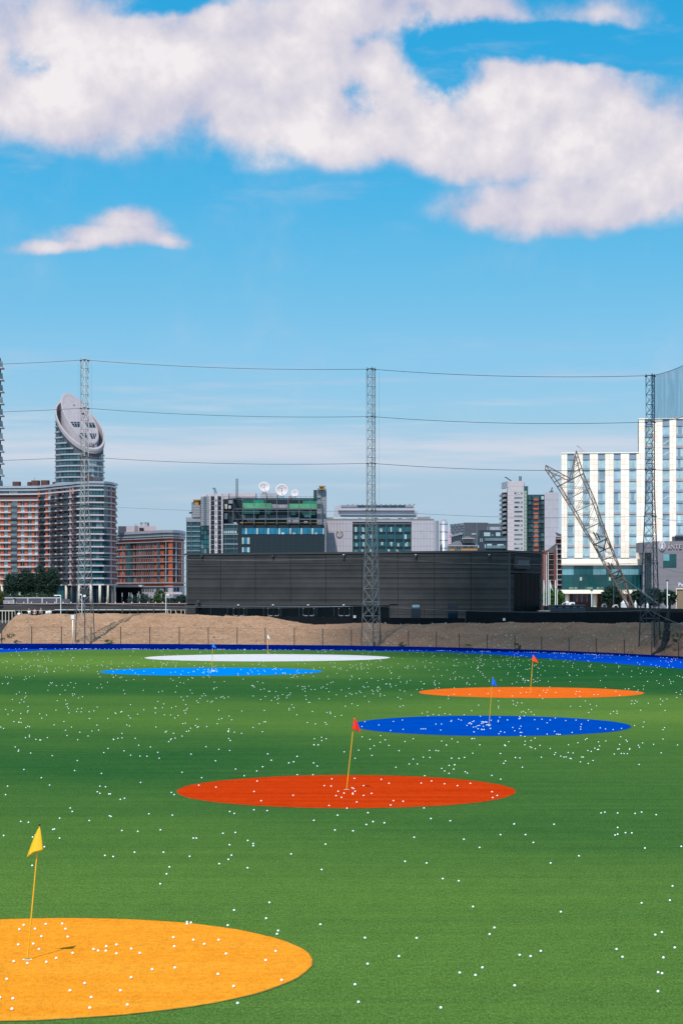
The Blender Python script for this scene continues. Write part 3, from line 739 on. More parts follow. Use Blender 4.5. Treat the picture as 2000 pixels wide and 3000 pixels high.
# ================================================================== slanted-top tower
M_crown = mk('crown_panel', L3(178, 166, 172, 1.25), .6, .06, .5)
TC = XY(234, 895); TR = 71*895/FPX; S = 895/FPX
t = thing('slanted_tower', 'round residential tower whose roof is a big slanted oval disc', 'tower', (TC.x, TC.y, 0))
zc0 = Zy(1243, 895)
def cutz(x, y, r=1.0): return zc0-.68*x+.82*y
def cutin(x, y): return Zy(1223, 895)-1.06*x+.92*y
N = 72
def ring3(r, fz): return [(TC.x+r*math.cos(2*math.pi*i/N), TC.y+r*math.sin(2*math.pi*i/N), fz(r*math.cos(2*math.pi*i/N), r*math.sin(2*math.pi*i/N))) for i in range(N)]
def lathe_cut(mb, rings):
    vs = [p for r in rings for p in r]
    mb.idx(vs, [(i*N+k, i*N+(k+1) % N, (i+1)*N+(k+1) % N, (i+1)*N+k) for i in range(len(rings)-1) for k in range(N)])
b = MB(); lathe_cut(b, [ring3(TR-.35, lambda x, y: 40), ring3(TR-.35, lambda x, y: cutz(x, y)-1.4)]); b.build('core_wall', M_dgrey, t, smooth=True)
b = MB(); lathe_cut(b, [ring3(TR+.02, lambda x, y: cutz(x, y)-2.2), ring3(TR+.12, lambda x, y: cutz(x, y)-1.9), ring3(TR+.12, lambda x, y: cutz(x, y)-1.15), ring3(TR+.24, lambda x, y: cutz(x, y)-1.0), ring3(TR+.24, lambda x, y: cutz(x, y)),
                  ring3(TR-.5, lambda x, y: cutz(x, y)+.05), ring3(TR-.54, lambda x, y: cutz(x, y)-3.4)]); b.build('rim', M_crown, t)
b = MB(); lathe_cut(b, [ring3(TR-.52, lambda x, y: cutz(x, y)-3.0), ring3(1, lambda x, y: cutz(x, y)-3.0)]); b.build('gutter', M_navy, t)
RI = TR*.775; OX = 0.0
def ring_in(r, fz): return [(TC.x+OX+r*math.cos(2*math.pi*i/N), TC.y+r*math.sin(2*math.pi*i/N), fz(r*math.cos(2*math.pi*i/N), r*math.sin(2*math.pi*i/N))) for i in range(N)]
b = MB(); lathe_cut(b, [ring_in(RI, lambda x, y: min(cutz(x, y)-4.0, cutin(x, y)-1)), ring_in(RI, lambda x, y: cutin(x, y)-.25), ring_in(RI-.22, lambda x, y: cutin(x, y)), ring_in(RI-1.0, lambda x, y: cutin(x, y)), ring_in(RI-1.05, lambda x, y: cutin(x, y)-.12), ring_in(.05, lambda x, y: cutin(x, y)-.12)])
disc = b.build('roof_disc', M_crown, t)
# openings set into the slanted disc
nrm = Vector((1.06, -.92, 1)).normalized(); uu = Vector((1, 0, -1.06)).normalized(); vv = nrm.cross(uu)
o0 = Vector((TC.x+OX, TC.y, cutin(0, 0)-.12))
def onplane(px, py):
    c = Vector((0, 0, CH)); d = Pt(px, py, 1.0)-c
    return c+d*((o0-c).dot(nrm)/d.dot(nrm))
def quadbox(poly, h, name, m, par):
    P = [onplane(x, y) for x, y in poly]; mb = MB(); n = len(P)
    mb.idx([p-nrm*.2 for p in P]+[p+nrm*h for p in P], [tuple(range(n, 2*n))]+[(i, (i+1) % n, n+(i+1) % n, n+i) for i in range(n)])
    return mb.build(name, m, par)
def cr(x, y): return (150+x/7.84, 1130+y/7.84)
for poly in ([(435, 828), (655, 828), (655, 950), (500, 950)], [(770, 845), (985, 848), (1020, 965), (830, 960)], [(605, 1085), (800, 1088), (830, 1210), (690, 1205)], [(875, 1095), (1052, 1098), (1060, 1222), (930, 1220)],
             [(860, 1345), (925, 1350), (975, 1455), (905, 1440)], [(965, 1350), (1062, 1355), (1050, 1450), (1005, 1460)]):
    o = quadbox([cr(*q) for q in poly], .03, 'window', G_dark, disc)
    (x0, y0), (x1, y1), (x2, y2), (x3, y3) = poly
    for f in (.33, .66):
        xt = x0+(x1-x0)*f; xb = x3+(x2-x3)*f
        quadbox([cr(xt-3, y0), cr(xt+3, y1), cr(xb+3, y2), cr(xb-3, y3)], .12, 'window_bar', M_white, disc)
    ym = y0+(y3-y0)*.3; quadbox([cr(x0+(x3-x0)*.3, ym-2), cr(x1+(x2-x1)*.3, ym-2), cr(x1+(x2-x1)*.3, ym+3), cr(x0+(x3-x0)*.3, ym+3)], .12, 'window_bar', M_white, disc)
quadbox([cr(512, 432), cr(534, 432), cr(534, 460), cr(512, 460)], .1, 'hatch', G_navy, disc)
tp = 16.6*S; z = Zy(1418, 895)
fl = []
while z < cutz(-TR, 0)+4: fl.append(z); z += tp
NSEG = 44
for z in fl:
    b = MB(); any_ = False
    for i in range(NSEG):
        a0, a1 = math.pi+math.pi*i/NSEG, math.pi+math.pi*(i+1)/NSEG
        am = (a0+a1)/2
        if z+.5 > cutz(TR*math.cos(am), TR*math.sin(am))-3.4: continue
        any_ = True
        q = [(TC.x+r*math.cos(a), TC.y+r*math.sin(a)) for r, a in ((TR-.4, a0), (TR-.4, a1), (TR+.3, a1), (TR+.3, a0))]
        b.prism(q[::-1], z-.32, z+.32)
    if any_: b.build('floor_band', M_metal, t)
    nw = 20
    for i in range(nw):
        am = math.pi*1.02+math.pi*.96*(i+.5)/nw
        if z+tp-.3 > cutz(TR*math.cos(am), TR*math.sin(am))-3.6: continue
        c = Vector((TC.x+TR*math.cos(am), TC.y+TR*math.sin(am), 0)); u = Vector((-math.sin(am), math.cos(am)))
        F = Fac(Vector((c.x, c.y))-u*.75, Vector((c.x, c.y))+u*.75)
        right = am > math.pi*1.62
        F.kbox('window', pick([(G_pale, 4), (G_grey, 3), (G_dark, 1)] if right else [(G_teal, 4), (G_dark, 4), (G_mid, 4), (G_grey, 2)]), t, .03, 1.44, z+.32, z+tp-.32, -.3, -.12)
        F.kbox('rail', M_dmetal, t, 0, 1.5, z+.95, z+1.05, .1, .18)
b = MB(); F = front(880); F.mbox(b, 255, 271, 1396, 1420, 0, 2); b.build('plant_room', M_brown, t)
b = MB(); F.mbox(b, 271, 296, 1398, 1409, 0, 1.5); b.build('plant_louvre', M_dgrey, t)

# ================================================================== balcony tower at the left edge
t = thing('balcony_tower', 'tall tower edge with a zigzag stack of balconies at the left border', 'tower', (XY(-30, 960).x, 960, 0))
F = front(960, 11)
b = MB(); F.mbox(b, -150, 3, 1052, 1780, -25, 0); b.build('wall', M_grey, t)
for i in range(12):
    y = 1078+i*35.0
    b = MB(); p0 = Pt(-20, y, 960); p1 = Pt(9.5, y, 960)
    b.box(p0.x, p1.x, 958, 964, p0.z-.3, p0.z+.3); b.build('balcony_slab', M_lilac, t)
    b = MB(); b.idx([Pt(-10, y-2, 958.2), Pt(9.2, y-2, 958.2), Pt(7.5, y-20, 958.2), Pt(-10, y-22, 958.2), Pt(-10, y-2, 964), Pt(9.2, y-2, 964), Pt(7.5, y-20, 964), Pt(-10, y-22, 964)], [(0, 1, 2, 3), (1, 5, 6, 2), (3, 2, 6, 7), (4, 7, 6, 5), (0, 3, 7, 4)]); b.build('balcony', G_mid if i % 3 else G_grey, t)
    F.box('window', G_dark, t, -12, 2, y-30, y-22, .0, .2)

# ================================================================== brick offices with rounded end
bp_ = [XY(318, 985), XY(400, 968), XY(455, 953), XY(482, 945), XY(505, 943), XY(522, 948), XY(533, 958), XY(539, 975)]
t = thing('rounded_brick_offices', 'orange brick offices with a rounded right end and a metal roof band', 'offices', (bp_[3].x, bp_[3].y, 0))
zr = Zy(1554, 945)
b = MB(); b.prism([tuple(p) for p in bp_]+[tuple(XY(536, 1010)), tuple(XY(322, 1025))], 0, zr-.5); b.build('wall', M_brick, t)
def px2z(y): return Zy(y, 945)
for y0, y1, m, c in ((1553, 1561, M_metal, .9), (1561, 1568, M_dmetal, .6), (1568, 1571, M_metal, .9), (1571, 1575, M_dmetal, .6), (1575, 1577.5, M_metal, .8), (1585, 1587.5, M_metal, .7), (1707, 1709.5, M_metal, .7), (1717, 1720, M_metal, .8)):
    b = MB(); b.strip(bp_, px2z(y1), px2z(y0), -.1, c); b.build('roof_band' if y0 < 1580 else 'string_course', m, t, smooth=False)
b = MB(); b.strip(bp_, 0, px2z(1720), -.1, .35); b.build('base_wall', M_lilac, t)
for i in range(6):
    b = MB(); y = 1606+i*20.1; b.strip(bp_, px2z(y+1.6), px2z(y-.8), -.1, .55); b.build('floor_band', M_metal, t)
def ffor(px, path):
    for a, c in zip(path, path[1:]):
        if a.x/a.y*FPX+1000 <= px <= c.x/c.y*FPX+1000: return Fac(a, c)
    return Fac(path[-2], path[-1])
cols = [(340, 344), (347, 351), (358, 362), (367, 374), (375, 382), (383, 391)]+[(395+i*6.6, 395+i*6.6+3.6) for i in range(9)]+[(459.5, 464), (464.8, 469.5), (481, 486.5), (487.5, 493), (507.5, 513), (516, 522), (531, 534)]
for x0, x1 in cols:
    F = ffor((x0+x1)/2, bp_); k0, k1 = F.k(x0), F.k(x1)
    for i in range(6):
        y0 = 1588.5+i*20.1
        F.kbox('window', pick([(G_dark, 4), (G_mid, 3), (G_grey, 1)]) if x0 > 394 or x0 < 365 else pick([(G_teal, 3), (G_dark, 3)]), t, k0, k1, px2z(y0+15.5), px2z(y0), .02, .14)
    if x0 > 400: F.kbox('window', pick([(G_dark, 4), (G_mid, 1)]), t, k0, k1, px2z(1733), px2z(1721), .36, .5)
for x0, x1 in ((486.5, 487.5), (513.5, 515.5)):
    F = ffor((x0+x1)/2, bp_); F.kbox('white_mullion', M_white, t, F.k(x0), F.k(x1), px2z(1706), px2z(1588), .02, .4)
F = front(975, 458)
b = MB(); F.mbox(b, 346, 370, 1542, 1562, -14, 0); b.build('roof_plant', M_dgrey, t)
b = MB(); F.mbox(b, 370, 458, 1541, 1560, -14, 0); rp = b.build('roof_plant', M_lilac, t)
F.box('louvre', M_hole, rp, 408, 421, 1546.5, 1556, 0, .15)
for x in (394, 397, 400): F.box('duct', M_metal, rp, x, x+1.6, 1535, 1556, 0, .8)
def dish(name, par, px, py, D, rpx, mat, tilt=.35, yaw=0.0, back=True):
    c = Pt(px, py, D); r = rpx*D/FPX; n = Vector((math.sin(yaw)*math.cos(tilt), -math.cos(yaw)*math.cos(tilt), math.sin(tilt)))
    a = n.cross(Vector((0, 0, 1))).normalized(); e = a.cross(n)
    mb = MB(); M_ = 24; R_ = 5; vs = []
    for j in range(R_+1):
        q = r*j/R_
        for i in range(M_):
            th = 2*math.pi*i/M_
            vs.append(c+(a*math.cos(th)+e*math.sin(th))*q+n*(.28*r*(j/R_)**2-.14*r))
    mb.idx(vs, [(j*M_+i, j*M_+(i+1) % M_, (j+1)*M_+(i+1) % M_, (j+1)*M_+i) for j in range(R_) for i in range(M_)])
    o = mb.build(name, mat, par, smooth=True)
    s_ = o.modifiers.new('thickness', 'SOLIDIFY'); s_.thickness = r*.03
    mb = MB(); tip = c+n*r*.75
    for i in range(3):
        th = 2*math.pi*i/3+.5; mb.tube([c+(a*math.cos(th)+e*math.sin(th))*r*.8+n*r*.05, tip], r*.018, 4)
    mb.tube([tip-n*r*.1, tip+n*r*.06], r*.06, 8); mb.build('feed', M_dk, o)
    if back:
        mb = MB()
        for s in (-.35, .35): mb.tube([c-n*r*.12, c+Vector((s*r, .1*r, -r*1.35))], r*.05, 5)
        mb.tube([c-n*r*.12, c+Vector((0, .5*r, -r*1.35))], r*.05, 5); mb.build('mount', M_dk, o)
    return o
M_dish = mk('white_dish', L3(206, 194, 198, 1.2), .6, .03, 1)
dish('dish', rp, 414.5, 1534.5, 972, 5, M_grey, .3, .3); dish('dish', rp, 426.5, 1534, 972, 5, M_grey, .3, -.3)
b = MB(); b.tube([Pt(434, 1541, 972), Pt(434, 1531, 972)], .4, 6); b.build('camera_mast', M_dk, rp)
b = MB(); F = front(930); F.mbox(b, 330, 418, 1714, 1719.5, -10, 3); b.build('canopy', M_white, t)
b = MB(); F.mbox(b, 480, 534, 1735, 1741, -10, 3); b.build('canopy', M_white, t)
b = MB(); F = front(938); F.mbox(b, 336, 415, 1720, 1775, -6, 0); b.build('entrance_glazing', G_navy, t)
for x in (498.5,):
    b = MB(); p = Pt(x, 1741, 928); b.cyl(p, .3, 0, p.z, 8); b.build('canopy_post', M_metal, t)

# ================================================================== data centre block with dishes (behind the black building, left)
DX = 500
t = thing('dish_topped_block', 'dark glass and steel block with satellite dishes and green glass upper floors', 'office block', (XY(740, DX).x, DX+10, 0))
F = front(DX)
b = MB(); F.mbox(b, 564, 944, 1462, 1810, -40, -3); b.build('core', M_navy, t)
# left stair tower and slim grey tower
b = MB(); F.mbox(b, 546, 587, 1528, 1810, -10, 0); st = b.build('stair_tower', G_teal, t)
b = MB(); F.mbox(b, 545, 587.5, 1516, 1529, -10, .4); b.build('stair_cap', M_grey, st)
for x in (546, 557, 561.5, 580): F.box('mullion', M_dmetal, st, x, x+1.4, 1529, 1620, 0, .35)
for i in range(7): F.box('transom', M_metal, st, 546, 587, 1542+i*14.2, 1543.6+i*14.2, 0, .3)
b = MB(); F.mbox(b, 564, 586.5, 1480, 1516, -8, .6); tw = b.build('lift_tower', M_grey, t)
for i in range(5): F.box('joint', M_joint, tw, 564, 586.5, 1486+i*7.2, 1486.7+i*7.2, .6, .63)
F.box('bracket', M_tealp, tw, 554.5, 564, 1500, 1504.5, -1, .4); F.box('bracket', M_tealp, tw, 562, 564, 1472, 1516, -1, .4)
def bmu(par, x0, x1, y0, y1):
    b = MB(); F.mbox(b, x0+2, x1-5, y0+3, y1, -1.5, .5); o = b.build('cleaning_cradle', M_gold, par)
    F.box('cradle_roof', M_gold, o, x0, x1, y0, y0+3, -2, .8); F.box('cradle_beam', M_tealp, o, x0-5, x1+2, y0+8, y0+10, -1, .2)
bmu(tw, 568, 587, 1463.5, 1479.5)
for i, (x0, x1) in enumerate(((588, 597), (597, 606), (606, 614))):
    b = MB(); F.mbox(b, x0, x1, 1455-i*.5, 1540, -12, .3+.25*i); q = b.build('cladding', M_grey if i != 1 else M_dmetal, t)
    for j in range(12): F.box('joint', M_joint, q, x0, x1, 1462+j*6.6, 1462.6+j*6.6, .3+.25*i, .33+.25*i)
    for j in range(6): F.box('window', pick([(G_teal, 3), (G_grey, 1), (G_dark, 2)]), t, x0+.6, x1-.5, 1541+j*13.6, 1553+j*13.6, -.2, .15+.2*i)
for x0, x1 in ((614, 618), (629, 638), (649, 653)):
    b = MB(); F.mbox(b, x0, x1, 1452, 1810, -2, 1.0); q = b.build('white_pier', M_white, t)
    for j in range(12): F.box('joint', M_joint, q, x0, x1, 1466+j*13.6, 1466.5+j*13.6, 1.0, 1.03)
for j in range(9): F.box('slot', M_hole, t, 632.6, 634.6, 1462+j*17.5, 1470+j*17.5, 1.0, 1.04)
for x0, x1 in ((618, 629), (638, 649)):
    for j in range(12): F.box('window', G_navy, t, x0+.1, x1-.1, 1454+j*14.2, 1467.4+j*14.2, -.2, .3)
    for j in range(12): F.box('transom', M_metal, t, x0, x1, 1467.2+j*14.2, 1468.2+j*14.2, .3, .5)
# white rooftop plant screens
for x0, x1, y0, d in ((588, 602, 1446, 3), (602, 625, 1444.5, 5), (625, 645, 1441, 7), (645, 663, 1439, 9), (660, 743, 1437, 12)):
    b = MB(); F.mbox(b, x0, x1, y0, 1462, -d-6, -d); b.build('plant_screen', M_white, t)
for i in range(24): F.box('screen_fin', M_grey, t, 669+i*3.1, 670+i*3.1, 1448, 1455, -11.9, -11.6)
b = MB(); F.mbox(b, 757, 776, 1439, 1462, -18, -9); b.build('plant_room', M_lilac, t)
b = MB(); F.mbox(b, 774, 808, 1438.5, 1462, -20, -10); b.build('plant_room', M_lilac, t)
b = MB(); F.mbox(b, 842, 850, 1447, 1462, -20, -10); b.build('plant_room', M_pink, t)
# steel frame and green glass floors
fl_ = Fac(XY(653, DX+9), XY(711, DX)); fr_ = front(DX)
for y0, y1, m in ((1459.5, 1463.5, M_tealp), (1489.5, 1493, M_dmetal), (1520, 1523, M_dmetal)):
    fr_.box('frame_beam', m, t, 711, 950 if y0 == 1489.5 else 942, y0, y1, .2, .8)
    b = MB(); fl_.mbox(b, 653, 711, y0+1.5, y1+1.5, .2, .8); b.build('frame_beam', m, t)
for x in (668, 689): b = MB(); fl_.mbox(b, x-.9, x+.9, 1462, 1535, .1, .9); b.build('frame_column', M_dmetal, t)
for x in (711, 744.6, 778, 811, 844, 876, 909, 941): fr_.box('frame_column', M_dmetal, t, x-.9, x+.9, 1459, 1537, .3, 1.0)
M_gg = glass('green_lit_glass', L3(84, 150, 112, KV), .2); M_gg2 = glass('emerald_glass', L3(18, 124, 104, KV), .2); M_gg3 = glass('deep_green_glass', L3(14, 82, 80, KV), .15)
for x0, x1, y0, y1, m in ((711, 744, 1464, 1473, M_gg3), (744, 772, 1464, 1473, M_gg2), (709, 744, 1473, 1488, M_gg), (744, 778, 1473, 1488, M_gg), (778, 795, 1473.5, 1488, M_gg), (846, 876, 1475, 1489, M_gg), (876, 909, 1475, 1489, M_gg), (909, 930, 1475, 1489, M_gg),
                          (886, 909, 1466, 1475, M_gg2), (909, 928, 1466, 1475, M_gg2), (715, 759, 1494, 1505, M_gg2), (780, 791, 1494, 1506, M_gg2), (853.6, 865, 1496, 1508, M_gg2), (886, 924, 1498, 1508, M_gg2)):
    fr_.box('green_panel', m, t, x0, x1, y0, y1, -1.6, -1.4)
for x0, x1, y0, y1, m in ((795, 812, 1476, 1487, M_grey), (812, 842, 1477, 1487, M_grey), (700, 750, 1508, 1520, M_dgrey), (756, 840, 1508, 1519, M_slate), (840, 876, 1514, 1534, M_grey), (655, 664, 1476, 1490, M_concrete), (668, 680, 1464, 1474, M_grey), (668, 675, 1480, 1489, M_lilac),
                          (656, 664, 1503, 1520, M_lilac), (684, 693, 1529, 1535, M_lilac), (720, 742, 1524, 1527, M_dgrey), (891, 910, 1508, 1514, M_metal), (890, 900, 1526, 1533, M_metal), (820, 824, 1478, 1487, M_white), (828, 832, 1478, 1487, M_white)):
    fr_.box('plant_unit', m, t, x0, x1, y0, y1, -3.0, -1.9)
fr_.box('orange_rail', mk('orange_rail', L3(232, 160, 84, KV), .6, 0), t, 704, 939, 1530.2, 1532.2, .0, .2)
for x in range(600, 920, 14): fr_.box('roof_rail', M_rail, t, x, x+.5, 1453, 1460, -3, -2.9)
fr_.box('roof_rail', M_rail, t, 600, 920, 1453, 1453.6, -3, -2.9)
# glazed strip and dark block below
b = MB(); fr_.mbox(b, 653, 697, 1535, 1810, -4, -.2); b.build('glazed_bay', G_teal, t)
for j, y in enumerate((1535, 1549, 1564, 1578, 1593, 1607)): fr_.box('bay_transom', M_metal if j % 2 == 0 else M_dmetal, t, 653, 697, y, y+2.2, -.2, .3)
for x in (660, 685, 694): fr_.box('bay_mullion', M_dmetal, t, x, x+1.3, 1537, 1620, -.2, .25)
for i in range(6): fr_.box('window', G_pale, t, 655+i*6.5, 660+i*6.5, 1552, 1562, -.2, .05)
b = MB(); fr_.mbox(b, 697, 949, 1538, 1810, -6, .0); db = b.build('dark_block', M_navy, t)
for i in range(15):
    x = 709+i*16.2
    fr_.box('window', G_blue, db, x, min(x+15.2, 949), 1547, 1565, 0, .12)
    if i % 2 == 0: fr_.box('blind', G_pale, db, x+9.5, min(x+14.5, 949), 1548, 1565, .12, .16)
    elif RW.random() < .5: fr_.box('blind', G_pale, db, x+2, x+10, 1560, 1565, .12, .15)
for y0, y1 in ((1575, 1594), (1603.5, 1618)):
    fr_.box('window', G_blue, db, 715, 731, y0, y1, 0, .12); fr_.box('blind', G_pale, db, 709, 714, y0, y1, 0, .13); fr_.box('blind', G_pale, db, 724, 731, y0, y1, .12, .16)
for i in range(14): fr_.box('joint', M_tealp, db, 731+i*16.2, 731.5+i*16.2, 1567, 1620, 0, .02)
for j in range(5): fr_.box('joint', M_tealp, db, 732, 949, 1576+j*9.6, 1576.5+j*9.6, 0, .03)
b = MB(); fr_.mbox(b, 928, 955, 1435, 1810, -14, -.6); rt = b.build('right_tower', M_grey, t)
for j in range(24): fr_.box('joint', M_joint, rt, 928, 955, 1442+j*7.6, 1442.6+j*7.6, -.6, -.56)
fr_.box('joint', M_joint, rt, 941.5, 942, 1435, 1538, -.6, -.55)
b = MB(); fr_.mbox(b, 918, 928, 1434, 1462, -12, -2); b.build('tower_side', M_tealp, rt)
bmu(rt, 934, 953, 1423.5, 1434.5)
dd = [dish('satellite_dish', t, 774, 1427, DX+6, 16.5, M_dish, .42, .25), dish('satellite_dish', t, 825.5, 1436, DX+4, 18.6, M_dish, .25, .0), dish('satellite_dish', t, 863.5, 1444.5, DX+4, 10.8, M_dish, .35, -.1)]
def lattice(name, par, p, q, w0, w1, n, m, r=.05):
    mb = MB(); p = Vector(p); q = Vector(q); d = (q-p).normalized(); a = d.cross(Vector((0, 1, 0))).normalized(); e = d.cross(a)
    C_ = lambda i, s: p.lerp(q, i/n)+(a*s[0]+e*s[1])*(w0+(w1-w0)*i/n)*.5
    S4 = [(-1, -1), (1, -1), (1, 1), (-1, 1)]
    for s in S4: mb.tube([C_(0, s), C_(n, s)], r, 4)
    for i in range(n):
        for k in range(4): mb.tube([C_(i, S4[k]), C_(i+1, S4[(k+1) % 4])], r*.7, 3)
    return mb.build(name, m, par)
lattice('roof_mast', t, Pt(694, 1460, DX+8), Pt(694, 1402, DX+8), .55, .4, 12, M_dmetal, .07)
lattice('roof_hoist', t, Pt(632, 1446, DX+3), Pt(627.5, 1429, DX+3), .6, .3, 5, M_dmetal, .06)
b = MB(); b.tube([Pt(629, 1431, DX+3), Pt(622, 1430, DX+3)], .12, 5); b.build('hoist_arm', M_dmetal, t)

# ================================================================== white panelled block with the power emblem
DP = 520
t = thing('white_panelled_block', 'white panelled block with a green window grid and a round power emblem', 'office block', (XY(1110, DP).x, DP+10, 0))
F = front(DP)
b = MB(); F.mbox(b, 955, 1270, 1520, 1810, -40, -.5); b.build('core', M_joint, t)
def panels(x0, x1, n, ys, m, par, c=.0):
    for i in range(n):
        xa = x0+(x1-x0)*i/n; xb = x0+(x1-x0)*(i+1)/n
        for ya, yb in zip(ys, ys[1:]): F.box('wall_panel', m, par, xa+.18, xb-.18, ya+.2, yb-.2, -.5, c)
YS = [1525, 1535, 1557, 1578.5, 1600, 1625]
panels(950, 1032.5, 9, YS, M_lilac, t); panels(1205, 1268, 7, YS, M_lilac, t)
R = 19*DP/FPX; cc = XY(1266, DP); cc.y += R
for i in range(5):
    a0, a1 = -math.pi/2+i*.31, -math.pi/2+(i+1)*.31-.012
    for ya, yb in zip(YS, YS[1:]):
        b = MB(); q = [(cc.x+r*math.cos(a), cc.y+r*math.sin(a)) for r, a in ((R-.5, a0), (R-.5, a1), (R, a1), (R, a0))]
        b.prism(q, Zy(yb-.2, DP), Zy(ya+.2, DP)); b.build('wall_panel', M_lilac, t)
F.box('louvre_band', M_slate, t, 1033, 1204, 1528.5, 1536, -.4, -.1); F.box('louvre_band', M_lilac, t, 1033, 1204, 1525, 1528.5, -.4, .1)
cs = [1033, 1054, 1079, 1106, 1131.5, 1156.5, 1182, 1204]
for i in range(7):
    xa, xb = cs[i], cs[i+1]
    F.box('window_column', G_navy, t, xa+.5, xb-.5, 1537, 1625, -.6, -.35)
    for j, (ya, yb) in enumerate(((1544, 1558), (1566, 1579), (1588, 1601), (1609, 1622))):
        o = F.box('window', pick([(G_green, 3), (G_teal, 3)]), t, xa+1.3, xb-1.3, ya, yb, -.35, -.2)
        for r_ in range(RW.choice((0, 1, 1, 2))):
            xx = RW.uniform(xa+2, xb-9); F.box('blind', G_pale, t, xx, xx+RW.uniform(3, 7), ya+RW.choice((0, 0, 4)), yb-RW.choice((0, 4)), -.2, -.16)
    if i: F.box('column_fin', G_blue, t, xa-.9, xa+.9, 1534, 1625, -.35, .35)
# parapet and roof plant
rr2 = random.Random(3)
for i in range(26): F.box('parapet_unit', M_grey if i % 3 else M_slate, t, 955+i*11.8, 955+i*11.8+rr2.uniform(9, 11.6), 1515.5+rr2.uniform(0, 5), 1525, -6-rr2.uniform(0, 3), -3)
F2 = front(DP+18)
b = MB(); P5 = [(975, 1514), (981, 1485), (998, 1479), (1214, 1479), (1214, 1496), (1224, 1497), (1224, 1516)]
vs = [Pt(x, y, DP+14) for x, y in P5]+[Pt(x, y, DP+34) for x, y in P5]; n7 = len(P5)
b.idx(vs, [tuple(range(n7))[::-1], tuple(range(n7, 2*n7))]+[(i, (i+1) % n7, n7+(i+1) % n7, n7+i) for i in range(n7)]); ph = b.build('penthouse', M_lilac, t)
F3 = front(DP+14)
for i in range(9): F3.box('plant_window', M_tealp if 1 < i < 8 else M_grey, ph, 999+i*23.6, 1021.6+i*23.6, 1480, 1486, 0, .15)
F3.box('pipe', M_metal, ph, 996, 1214, 1507.5, 1509.5, .1, .8); F3.box('pipe', M_metal, ph, 1213, 1216, 1496, 1509, .1, .8); F3.box('ledge', M_grey, ph, 990, 1214, 1495, 1496, 0, .6)
for i in range(15): F3.box('roof_cowl', M_dk, ph, 1018+i*14.0, 1019.6+i*14.0, 1475.5, 1479, -4, -3.5); F3.box('cowl_cap', M_dk, ph, 1017+i*14.0+rr2.uniform(-1, 1), 1021+i*14.0, 1475, 1476, -4, -3.4)
for x0, x1, y0 in ((1228, 1247, 1511), (1247, 1264, 1510), (1264, 1275, 1518), (955, 975, 1512)): F.box('plant_box', M_grey, t, x0, x1, y0, 1522, -14, -8)
# emblem
ec = F.pt(994, 1565, .0); er = 9.2*DP/FPX
b = MB(); M_em = mk('emblem_grey', L3(122, 118, 138, KV), .5, 0); M_emy = mk('emblem_yellow', L3(196, 176, 92, KV), .5, 0); n = 40; vs = []
for i in range(n+1):
    a = math.pi/2+.42+(2*math.pi-.84)*i/n
    for r in (er*.78, er*1.14):
        for dyy in (0, -.14): vs.append((ec.x+r*math.cos(a), ec.y+dyy, ec.z+r*math.sin(a)))
b.idx(vs, [(i*4+1, i*4+3, i*4+7, i*4+5) for i in range(n)]+[(i*4+2, i*4+6, i*4+7, i*4+3) for i in range(n)]+[(i*4, i*4+1, i*4+5, i*4+4) for i in range(n)]); emb = b.build('emblem', M_em, t)
b = MB(); c2 = Vector((ec.x, ec.y-.16, ec.z+er*.62)); b.idx([c2+Vector((er*.22*math.cos(a)*(1.0 if math.sin(a) < .2 else .8), 0, er*.72*math.sin(a))) for a in [2*math.pi*i/18 for i in range(18)]]+[c2+Vector((er*.22*math.cos(a), .1, er*.72*math.sin(a))) for a in [2*math.pi*i/18 for i in range(18)]], [tuple(range(18))]+[(i, (i+1) % 18, 18+(i+1) % 18, 18+i) for i in range(18)]); b.build('emblem_bar', M_emy, emb)

for px, y0, r, lab in ((1299, 1525, 11.5, 'round silver ventilation tower at the right end of the white panelled block'),):
    c = XY(px, DP+6); t = thing('silver_tower', lab, 'tower', (c.x, c.y, 0))
    b = MB(); b.cyl(c, r*DP/FPX, 0, Zy(y0, DP), 28); b.build('drum', M_metal, t, smooth=True)
    for y in (1533, 1556, 1581, 1604): b = MB(); b.cyl(c, r*DP/FPX+.06, Zy(y+.5, DP), Zy(y-.5, DP), 28); b.build('hoop', M_dmetal, t)
    b = MB(); b.cyl(c, r*.55*DP/FPX, Zy(y0, DP), Zy(1519.5, DP), 20); b.build('cap', M_lilac, t)

# ================================================================== distant buildings right of centre
t = thing('pink_tower_block', 'pale pink tower block far off beside the silver tower', 'tower', (XY(1317, 1300).x, 1300, 0))
F = front(1300, 1309); b = MB(); F.mbox(b, 1309, 1323, 1553, 1790, -12, 0); b.build('wall', mk('pale_pink_render', L3(206, 170, 186, KV), .8, .06, .3), t)
for j in range(10):
    for i in range(2): F.box('window', M_lilac, t, 1312+i*5, 1314.5+i*5, 1557+j*7, 1560+j*7, 0, .2)

t = thing('louvred_grey_building', 'blue-grey building of louvred panels on tall legs, behind the hipped roof house', 'offices', (XY(1390, 1000).x, 1000, 0))
F = front(1000, 1356)
b = MB(); F.mbox(b, 1360, 1475, 1534, 1800, -40, -3); b.build('core', M_dgrey, t)
for x0, x1 in ((1356.5, 1362), (1394.5, 1398.5), (1428, 1432.5)): F.box('column', M_dmetal, t, x0, x1, 1533, 1800, -1, 1.0)
for x0, x1, y1 in ((1362, 1394, 1562), (1398, 1428, 1543), (1432, 1470, 1543)):
    for j in range(int((y1-1534)/3)): F.box('louvre', M_dmetal if j % 2 else M_slate, t, x0, x1, 1534+j*3, 1536.4+j*3, -1+.2*(j % 2), -.4)
F.box('transom', M_metal, t, 1362, 1394, 1562.5, 1566.5, -1, .8)
for i in range(7): F.box('wall_panel', M_metal, t, 1398.5+i*10.3, 1408.4+i*10.3, 1543.5, 1553, -1.5, -.2)
